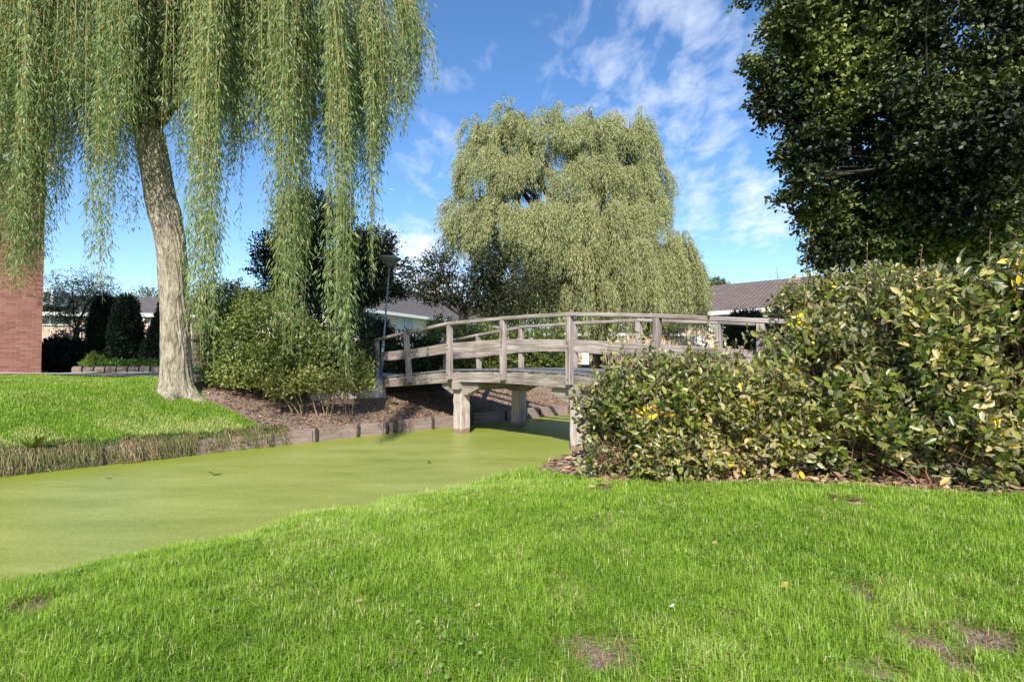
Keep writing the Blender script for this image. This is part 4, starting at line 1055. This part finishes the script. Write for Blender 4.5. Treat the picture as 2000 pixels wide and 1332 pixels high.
# pinkish row house behind the lawn
C1 = at(60, 650, 31); 
ws = [(1.2, 3.4, 3.5, 3.9, 2, 'glass'), (5.2, 6.6, 2.7, 3.9, 1, 'glass'), (7.4, 9.0, 2.7, 3.9, 1, 'glass'), (4.9, 7.0, 1.4, 2.1, 3, 'curtain'), (7.6, 9.0, 1.4, 2.1, 2, 'curtain')]
rh = house('row_house', 'low pinkish brick row house with white window frames behind the conifers', C1[:2] - np.array([1.5, 0]), np.array([.985, .17]), 9.6, 7, 1.2, 4.15, 5.35, M['render'], M['tile_dark'], windows=ws)
# dormer window on that row house
dm = empty('roof_dormer', (0, 0, 0), 'white framed box dormer on the row house roof right of the brick gable', 'dormer')
dm.parent = rh; dm.matrix_parent_inverse = rh.matrix_world.inverted()
for k in ('label', 'category'): del dm[k]
b = MB(); c = at(100, 585, 31.6); c = c - np.array(rh.location); b.box(c, (1.5, 1.6, .85)); b.build('cheek', M['white'], rh); bpy.data.objects.remove(dm)
b = MB(); b.box(c + np.array([0, -.81, .05]), (1.25, .04, .55)); b.build('dormer_pane', M['glass'], rh)
for (x, Yp, lb) in [(175, 27.5, 'white drainpipe post left of the conifers'), (278, 27.5, 'white drainpipe post between conifers and willow trunk')]:
    a = gp(x, Yp); bt = at(x, 622, Yp); b = MB(); b.tube([(0, 0, -.1), (0, 0, bt[2] - a[2])], [.07, .07], 10); o = b.build('white_post', M['white']); o.location = tuple(a); tag(o, lb, 'post', 'white posts before the row house')
# house beyond, centre left
E = at(700, 625, 34); dd = np.array([.363, .932])
hw = [(1.0, 2.6, 3.0, 4.5, 1, 'curtain'), (4.2, 6.2, 3.0, 4.5, 2, 'curtain'), (8, 10, 3.0, 4.5, 2, 'glass'), (12, 14, 3.0, 4.5, 2, 'curtain'), (16, 18, 3, 4.5, 2, 'glass'), (1, 2.6, 1.3, 2.5, 1, 'glass'), (4.2, 6.2, 1.3, 2.5, 2, 'glass')]
house('terraced_house', 'grey roofed terraced house with brick chimneys behind the tall street lamp', E[:2], dd, 24, 9, 1.2, 4.7, 7.3, M['pale'], M['tile_dark'], windows=hw, chimneys=[(.9, .7, .9), (9.5, .8, 1.3), (17.5, .8, 1.3)], skylights=[(4, .45), (7.3, .45)])
# bungalow, right
E = at(1337, 640, 29.8)
bw = [(1.4, 2.5, 3.0, 3.75, 1, 'curtain'), (2.9, 4.6, 2.1, 3.75, 2, 'curtain'), (6, 8, 2.1, 3.75, 2, 'glass')]
house('bungalow', 'cream bungalow with brown tiled roof behind the right end of the footbridge', E[:2], np.array([S, -S]), 14, 8, 1.15, 4.0, 5.75, M['cream'], M['tile'], windows=bw, doors=[(5.0, 5.8, 1.2, 3.3, 'white')], chimneys=[(4.3, .5, .15)])
# low garages beyond the bridge
E = at(1060, 660, 42)
house('garage_row', 'long low pale garage row with white doors seen beneath the bridge handrail', E[:2], np.array([1., 0.]), 13, 6, 1.15, 3.4, 3.9, M['brick_pale'], M['tile_dark'], doors=[(3.0, 4.2, 1.2, 2.3, 'white'), (5.2, 7.6, 1.2, 3.2, 'white'), (9, 11.4, 1.2, 3.2, 'white')])
# garden fence (white) behind bridge right
b = MB(); a = gp(1322, 27)
for k in range(9): b.box((k * .16, 0, .9), (.13, .03, 1.5))
b.box((.64, .04, .5), (1.45, .04, .08)); b.box((.64, .04, 1.3), (1.45, .04, .08)); o = b.build('garden_fence', M['white']); o.location = tuple(a); tag(o, 'short white board fence in front of the cream bungalow', 'fence')


# ------------------------------------------------------------------ parked car (mostly hidden by the shrubs)
def car():
    base = np.array([*at(1228, 700, 33.5)[:2], 0]); base[2] = float(height(base[0], base[1])) + .035
    root = empty('parked_car', base, 'dark blue car parked on the road beyond the footbridge', 'car')
    import bmesh
    secs = [(-2.1, .32, .62, .50, .80), (-2.0, .28, .80, .55, .85), (-1.5, .22, .88, .62, .88), (-.95, .2, .95, .95, .88), (-.35, .2, 1.40, .95, .88), (.6, .2, 1.44, .96, .88), (1.35, .2, 1.30, .98, .88), (1.9, .25, 1.0, .98, .86), (2.1, .35, .80, .70, .80)]
    b = MB(); rings = []
    for (x, z0, z1, zs, hw_) in secs:
        top = hw_ * (.72 if z1 > 1.1 else .93); zs = min(zs, z1 - .02)
        rings.append([(x, -hw_ * .92, z0), (x, -hw_, (z0 + zs) / 2), (x, -hw_ * .98, zs), (x, -top, z1 - .03), (x, -top * .6, z1), (x, top * .6, z1), (x, top, z1 - .03), (x, hw_ * .98, zs), (x, hw_, (z0 + zs) / 2), (x, hw_ * .92, z0)])
    for r0, r1 in zip(rings[:-1], rings[1:]):
        for k in range(10): b.poly([r0[k], r0[(k + 1) % 10], r1[(k + 1) % 10], r1[k]][::-1], sm=True)
    b.poly(rings[0]); b.poly(rings[-1][::-1]); b.build('body', M['carblue'], root)
    for s_ in (-1, 1):
        g_ = MB(); pts = [(-.75, .98), (-.32, 1.33), (.62, 1.37), (1.2, 1.24), (1.55, 1.0)]
        g_.poly([(x, s_ * (.885 - (z - .98) * .52), z) for x, z in pts][::s_]); g_.build('side_window', M['glass'], root)
        for x in (-1.35, 1.3):
            t = MB(); t.tube([(x, s_ * .72, .32), (x, s_ * .90, .32)], [.32, .32], 22); ty = t.build('wheel', M['rubber'], root)
            t = MB(); t.tube([(x, s_ * .89, .32), (x, s_ * .91, .32)], [.2, .19], 16); t.build('rim', M['metal'], ty)
        t = MB(); t.box((-2.04, s_ * .62, .66), (.1, .34, .14)); t.build('headlight', M['curtain'], root)


car()


# ------------------------------------------------------------------ bird table
def birdtable():
    a = gp(156, 18.6); root = empty('bird_table', a, 'dark wooden bird table on a post behind the clipped hedge', 'bird table')
    T = at(156, 648, 18.6)[2] - a[2]; b = MB(); b.beam((0, 0, 0), (0, 0, T - .25), .08, .08, up=(1, 0, 0)); b.build('post', M['dark_wood'], root)
    b = MB(); b.box((0, 0, T - .23), (.34, .3, .04)); b.build('tray', M['dark_wood'], root)
    b = MB()
    for x in (-.13, .13):
        for y in (-.1, .1): b.box((x, y, T - .11), (.03, .03, .2))
    b.build('uprights', M['dark_wood'], root)
    b = MB(); b.poly([(-.24, -.2, T), (.24, -.2, T), (.18, 0, T + .10), (-.18, 0, T + .10)]); b.poly([(.24, .2, T), (-.24, .2, T), (-.18, 0, T + .10), (.18, 0, T + .10)]); b.poly([(-.24, .2, T), (-.24, -.2, T), (-.18, 0, T + .10)]); b.poly([(.24, -.2, T), (.24, .2, T), (.18, 0, T + .10)]); b.poly([(-.24, .2, T), (.24, .2, T), (.24, -.2, T), (-.24, -.2, T)]); b.build('roof', M['dark_wood'], root)


birdtable()
# planter blocks
for kk, x in enumerate(range(155, 330, 22)):
    a = gp(x, 15.7); w_ = 20 / F * 15.7; b = MB(); b.tube([(-w_ * .47, 0, .06), (w_ * .47, 0, .06)], [.10, .10], 14); b.box((0, .0, -.02), (w_ * .94, .19, .10))
    o = b.build('edging_block', M['block']); o.location = (a[0], a[1], a[2] + .03); tag(o, 'rounded grey edging block, ' + ['leftmost', 'second from the left', 'third from the left', 'fourth from the left', 'fourth from the right', 'third from the right', 'second from the right', 'rightmost'][kk] + ' in the row before the ground cover', 'edging block', 'concrete edging blocks of the planting bed')

# ------------------------------------------------------------------ airliner
def plane():
    c = at(765, 370, 4200); root = empty('airplane', c, 'tiny white airplane high in the blue sky between the two willows', 'airplane')
    b = MB(); b.tube([(-17, 0, 0), (-15, 0, 0), (-11, 0, 0), (10, 0, 0), (17, 0, .8)], [.3, 1.3, 1.9, 1.9, .4], 12); b.build('fuselage', M['white'], root)
    for s_ in (-1, 1):
        b = MB(); b.beam((-1, s_ * 1.5, -.6), (5, s_ * 16, .8), 3.2, .4); b.build('wing', M['white'], root)
        b = MB(); b.beam((14, s_ * .5, .6), (16.5, s_ * 6, .9), 2, .3); b.build('tailplane', M['white'], root)
    b = MB(); b.beam((13, 0, 1), (17, 0, 7), .4, 3); b.build('fin', M['metal'], root)
    root.rotation_euler = (R(18), R(8), R(25))


plane()

# ------------------------------------------------------------------ grass
def blades(X, Y, h, wd, tint, lean=.35, segs=2, bend=.5):
    n = len(X); Z = height(X, Y) - .005
    az = rng.random(n) * 6.283; d = np.stack([np.cos(az), np.sin(az), np.zeros(n)], -1)
    side = np.stack([-np.sin(az + rng.normal(0, .6, n)), np.cos(az), np.zeros(n)], -1)
    ln = (rng.random(n) ** 1.3 * lean)[:, None]
    b = np.stack([X, Y, Z], -1); up = np.array([0, 0, 1.0]); h_ = h[:, None]
    m1 = b + up * h_ * .55 + d * ln * h_ * .35; tip = b + up * h_ * (1 - ln * bend) + d * ln * h_ * 1.25
    w_ = (wd / 2)[:, None] * side
    V = np.stack([b - w_, b + w_, m1 + w_ * .8, m1 - w_ * .8, tip], 1).reshape(-1, 3); i = (np.arange(n) * 5)[:, None]
    return V, [i + np.array([0, 1, 2, 3]), i + np.array([3, 2, 4])], np.repeat(tint, 5)


def scatter(n, x0, x1, y0, y1, keep):
    X = rng.uniform(x0, x1, n); Y = rng.uniform(y0, y1, n); k = keep(X, Y); return X[k], Y[k]


def nearkeep(X, Y):
    u, v = UV_(X, Y); s = soil(X, Y)
    return (v > -5.38) & (np.abs(X) < Y * .98 + .5) & ((s < .3) | (rng.random(len(X)) < .22 * (s < .85)))


L = Leaves()
for (y0, y1, dens, wsc) in [(1.75, 3.0, 15000, 1.0), (3.0, 4.5, 11000, 1.15), (4.5, 6.2, 7500, 1.4), (6.2, 9.5, 4600, 1.8)]:
    xw = y1 * .98 + .5; X, Y = scatter(int(2 * xw * (y1 - y0) * dens), -xw, xw, y0, y1, nearkeep)
    u, v = UV_(X, Y); n = len(X)
    clump = fbm(X * 5, Y * 5, seed=41); big = fbm(X * .9, Y * .9, seed=44); cl2 = vnoise(X * 14, Y * 14, seed=47)
    h = (.026 + .055 * clump + .018 * cl2) * (.65 + .7 * rng.random(n)) * (1 + .35 * (big - .5))
    edge_ = smooth(-v, 4.6, 5.6); h = h * (1 + (.3 + 1.5 * vnoise(X * 5, Y * 5, seed=52) ** 2) * edge_ * rng.random(n))
    s = soil(X, Y)
    tint = .12 + .38 * clump + .5 * (big - .5) + .10 * (fbm(X * .45, Y * .45, seed=48) - .4) + .08 * smooth(Y, 3.5, 6) + .42 * rng.random(n) * (.6 + .4 * cl2) + .06 * edge_
    dry = (rng.random(n) < (.035 + .16 * edge_ * (fbm(X * 2, Y * 2, seed=3) > .52) + .10 * (fbm(X * 3, Y * 3, seed=60) > .64)))
    tint = np.clip(tint, 0, .88); tint = np.where(dry, .9 + .04 * rng.random(n), tint)
    brown = s > .22; tint = np.where(brown & (rng.random(n) < .75), .93 + .07 * rng.random(n), tint); h = np.where(brown, h * .75, h)
    L.add(*blades(X, Y, h, (.0026 + .0016 * rng.random(n)) * wsc, tint, 1.3))
tag(L.build('lawn_grass', M['grass']), 'fresh green grass blades of the near lawn in the foreground', 'grass', kind='stuff')

def farkeep(X, Y):
    u, v = UV_(X, Y); s = soil(X, Y)
    return (v < -10.7) & (Y < 12.3 + (X + 7) * .02) & (s < .5) & (u < 5.4) & (np.hypot(X + 6.67, Y - 11.2) > .36)
L = Leaves()
X, Y = scatter(330000, -12.8, -3.2, 6.6, 12.6, farkeep); n = len(X); u, v = UV_(X, Y)
clump = fbm(X * 3, Y * 3, seed=71); big = fbm(X * .8, Y * .8, seed=72)
tint = np.clip(.18 + .35 * clump + .3 * (big - .5) + .4 * rng.random(n), 0, .88)
e = smooth(v, -11.9, -10.8); pt = fbm(X * 1.1, Y * 2.2, seed=73, o=4); dry = rng.random(n) < .02 + .75 * smooth(pt, .52, .66) * (.25 + .75 * e)
tint = np.where(dry, .88 + .05 * rng.random(n), tint)
L.add(*blades(X, Y, (.03 + .05 * clump) * (.6 + .8 * rng.random(n)), .006 + .003 * rng.random(n), tint, 1.1))
tag(L.build('lawn_grass', M['grass']), 'short green grass of the far lawn around the willow trunk', 'grass', kind='stuff')

X, Y = scatter(60000, -4.5, 5.5, 2.0, 8.0, lambda X, Y: nearkeep(X, Y) & (fbm(X * 1.4, Y * 1.4, seed=91, o=3) > .60 - .10 * smooth(-UV_(X, Y)[1], 3.6, 5.0)) & (rng.random(len(X)) < .35))
n = len(X); L = Leaves(); hh = .025 + rng.random(n) * .03
L.add(*leaves(np.stack([X, Y, height(X, Y) + hh], -1), rnd_dir(n) * np.array([1, 1, .4]), rnd_dir(n) * .5 + np.array([0, 0, 1]), .012 + .014 * rng.random(n), .012 + .009 * rng.random(n), BROAD, rng.random(n)))
tag(L.build('lawn_weeds', M['ground_leaf']), 'small round leaved clover and weeds mixed into the near lawn', 'weeds', kind='stuff')

# rough dry grass hanging over the far bank edge
L = Leaves(); n = 42000
u = rng.uniform(-3.5, 4.9, n); u = u[(u < 3.0) | (rng.random(n) < .3 * (u < 4.6))]; n = len(u); v = -10.69 - rng.random(n) ** 1.8 * .22 + .05 * (rng.random(n) < .4); X, Y = XY(u, v); Z = height(X, Y) * (v < -10.68) + (v >= -10.68) * rng.random(n) * .2
cu_ = np.floor(u * 7 + vnoise(u * 3, v * 3, seed=5)); ra = (hash_(cu_.astype(int), (cu_ * 0).astype(int), (cu_ * 0).astype(int), 5) - .5) * 2
cl_ = fbm(u * 2.2, v * 2, seed=81); P = np.stack([X, Y, Z], -1); hl = (.08 + .17 * rng.random(n)) * (.45 + 1.0 * cl_)
d1 = norm(np.array([S, -S, 0.0]) * (.3 + .8 * rng.random(n))[:, None] + np.array([0, 0, .75]) * (rng.random(n) * 1.3)[:, None] + np.array([S, S, 0]) * (ra * .7)[:, None] + rnd_dir(n) * .6)
d2 = norm(d1 * .5 + rnd_dir(n) * .35 + np.array([S * .2, -S * .2, -1.1]))
tint = np.clip(-.16 + cl_ * .75 + rng.random(n) * .6 - .35 * (v < -10.78), 0, 1)
wv = np.cross(d1, rnd_dir(n)); wv = norm(wv) * (.003 + .004 * rng.random(n))[:, None]
m1 = P + d1 * hl[:, None] * .6; m1[:, 2] = np.maximum(m1[:, 2], .03); tip = m1 + d2 * hl[:, None] * .75; tip[:, 2] = np.maximum(tip[:, 2], .01)
V = np.stack([P - wv, P + wv, m1 + wv * .8, m1 - wv * .8, tip], 1).reshape(-1, 3); i = (np.arange(n) * 5)[:, None]
L.add(V, [i + np.array([0, 1, 2, 3]), i + np.array([3, 2, 4])], np.repeat(tint, 5))
tag(L.build('bank_grass', M['straw']), 'rough straw coloured grass hanging over the far bank edge', 'grass', kind='stuff')


# dock plants on the bank
def dock(name, label, c, n, ll, lw, mat, updir=1.0, grp=None):
    root_ = Leaves(); a = rng.random(n) * 6.28; T = np.stack([np.cos(a) * .6, np.sin(a) * .6, np.full(n, updir)], -1) + rnd_dir(n) * .15
    Nn = np.stack([-np.cos(a), -np.sin(a), np.full(n, .6)], -1); sz = .6 + .6 * rng.random(n)
    tm = (np.array([(0, 0, 0), (.3, .35, .03), (.65, .5, .0), (1, 0, -.22), (.65, -.5, .0), (.3, -.35, .03), (.5, 0, -.03)]), BROAD[1])
    P = np.stack([np.cos(a) * .04, np.sin(a) * .04, np.zeros(n)], -1)
    root_.add(*leaves(P, T, Nn, ll * sz, lw * sz, tm, rng.random(n)))
    o = root_.build(name, mat); o.location = tuple(c); tag(o, label, 'plant', grp)


def bankpt(x, v, lift=0.0):
    k = (x - 1000) / F; Y = -v / (S * (1 - k)); X = k * Y; return (X, Y, float(height(X, Y)) + lift)


dock('dock_plant', 'upright broad leaved dock plant on the bank edge at the far left', bankpt(72, -10.78), 22, .36, .07, M['limegreen'])
dock('weed_plant', 'small leafy weed at the corner where lawn meets the timber edging', bankpt(515, -10.8), 26, .2, .07, M['ground_leaf'], .3)
dock('weed_plant', 'pale round leaved weed among the straw on the bank', bankpt(238, -10.76), 12, .14, .07, M['limegreen'], .5)
dock('leafy_sprig', 'leafy green sprig hanging over the timber edging, left of two', bankpt(622, -10.66, .03), 14, .2, .075, M['ground_leaf'], -.15, 'sprigs hanging over the timber edging')
dock('leafy_sprig', 'leafy green sprig arching over the timber edging, right of two', bankpt(668, -10.66, .06), 16, .22, .07, M['ground_leaf'], .1, 'sprigs hanging over the timber edging')
dock('weed_plant', 'small green weed growing on the mulch below the left bridge end', bankpt(768, -12.0), 12, .14, .08, M['ground_leaf'], .5)
dock('weed_plant', 'low weed on the mulch slope beside the left bridge pile', bankpt(762, -11.3), 14, .10, .03, M['limegreen'], .8)


# ------------------------------------------------------------------ litter
def litter(name, n, keep, box, size, label, mat=M['litter'], lift=.012, tmax=1.0):
    X, Y = scatter(n, *box, keep); n = len(X); Z = height(X, Y) + lift + rng.random(n) * .02; L = Leaves()
    T = rnd_dir(n) * np.array([1, 1, .3]); L.add(*leaves(np.stack([X, Y, Z], -1), T, rnd_dir(n) * .5 + np.array([0, 0, 1]), size * (.5 + rng.random(n)), size * .5 * (.5 + rng.random(n)), BROAD, rng.random(n) * tmax))
    tag(L.build(name, mat), label, 'leaf litter', kind='stuff')


litter('leaf_litter', 26000, lambda X, Y: (soil(X, Y) > .6) & (UV_(X, Y)[1] < -10.75), (-7, 2, 8, 18), .06, 'small brown and orange fallen leaves scattered on the mulch slope')
litter('leaf_litter', 5200, lambda X, Y: (soil(X, Y) > .45) & (Y < 7.2), (.4, 6.5, 4.2, 7.5), .085, 'dry brown leaves lying under the leathery shrubs', tmax=.97)

# single things on lawn and water
def onlawn(x, y):
    P = at(x, y, 1); t = 1.5
    for k in range(30):
        q = np.array([0, 0, CAMH]) + (P - np.array([0, 0, CAMH])) * t; e_ = q[2] - float(height(q[0], q[1])); t += e_ * t / (CAMH - .4) * .8
    return q
for (x, y, s_, mt, tn, lb, nm, ct) in [(1523, 1165, .05, 'litter', .94, 'single yellow orange leaf standing in the near lawn', 'fallen_leaf', 'leaf'), (1308, 1206, .026, 'white', .5, 'small white feather lying in the near lawn', 'feather', 'feather'),
                                       (697, 1196, .026, 'litter', .8, 'curled pale brown leaf in the grass left of centre', 'fallen_leaf', 'leaf'), (928, 1205, .026, 'litter', .85, 'curled pale brown leaf in the grass near the bottom middle', 'fallen_leaf', 'leaf'), (1183, 944, .04, 'litter', .82, 'pale brown leaf on the lawn just before the low sprawling shrub', 'fallen_leaf', 'leaf'),
                                       (1390, 1077, .035, 'litter', .87, 'small tan leaf in the middle right of the near lawn', 'fallen_leaf', 'leaf')]:
    q = onlawn(x, y); L = Leaves(); n = 2
    L.add(*leaves(np.array([[0, 0, .03], [0, 0, .032]]), np.array([[.8, .1, .35], [.6, -.5, .5]]), np.array([[0, -1, .2], [.3, -1, .2]]), s_, s_ * .45, BROAD, np.full(2, tn)))
    o = L.build(nm, M[mt]); o.location = tuple(q + np.array([0, 0, .02])); tag(o, lb, ct)
for (x, y, w_, lb) in [(419, 928, .10, 'dark wet leaf floating on the duckweed in the middle of the ditch'), (836, 904, .07, 'small dark twig floating on the duckweed below the footbridge'), (211, 935, .05, 'tiny dark scrap floating on the duckweed at the left')]:
    P = at(x, y, 1); t = CAMH / (CAMH - P[2]); q = np.array([P[0] * t, t, .006]); L = Leaves()
    L.add(*leaves(np.zeros((4, 3)) + np.array([0, 0, .004]) * np.arange(4)[:, None], rnd_dir(4) * np.array([1, 1, .25]), np.array([[0, 0, 1.0]] * 4), w_, w_ * .35, BROAD, np.zeros(4)))
    o = L.build('floating_leaf', M['midtree']); o.location = tuple(q); tag(o, lb, 'leaf', 'scraps floating on the duckweed')
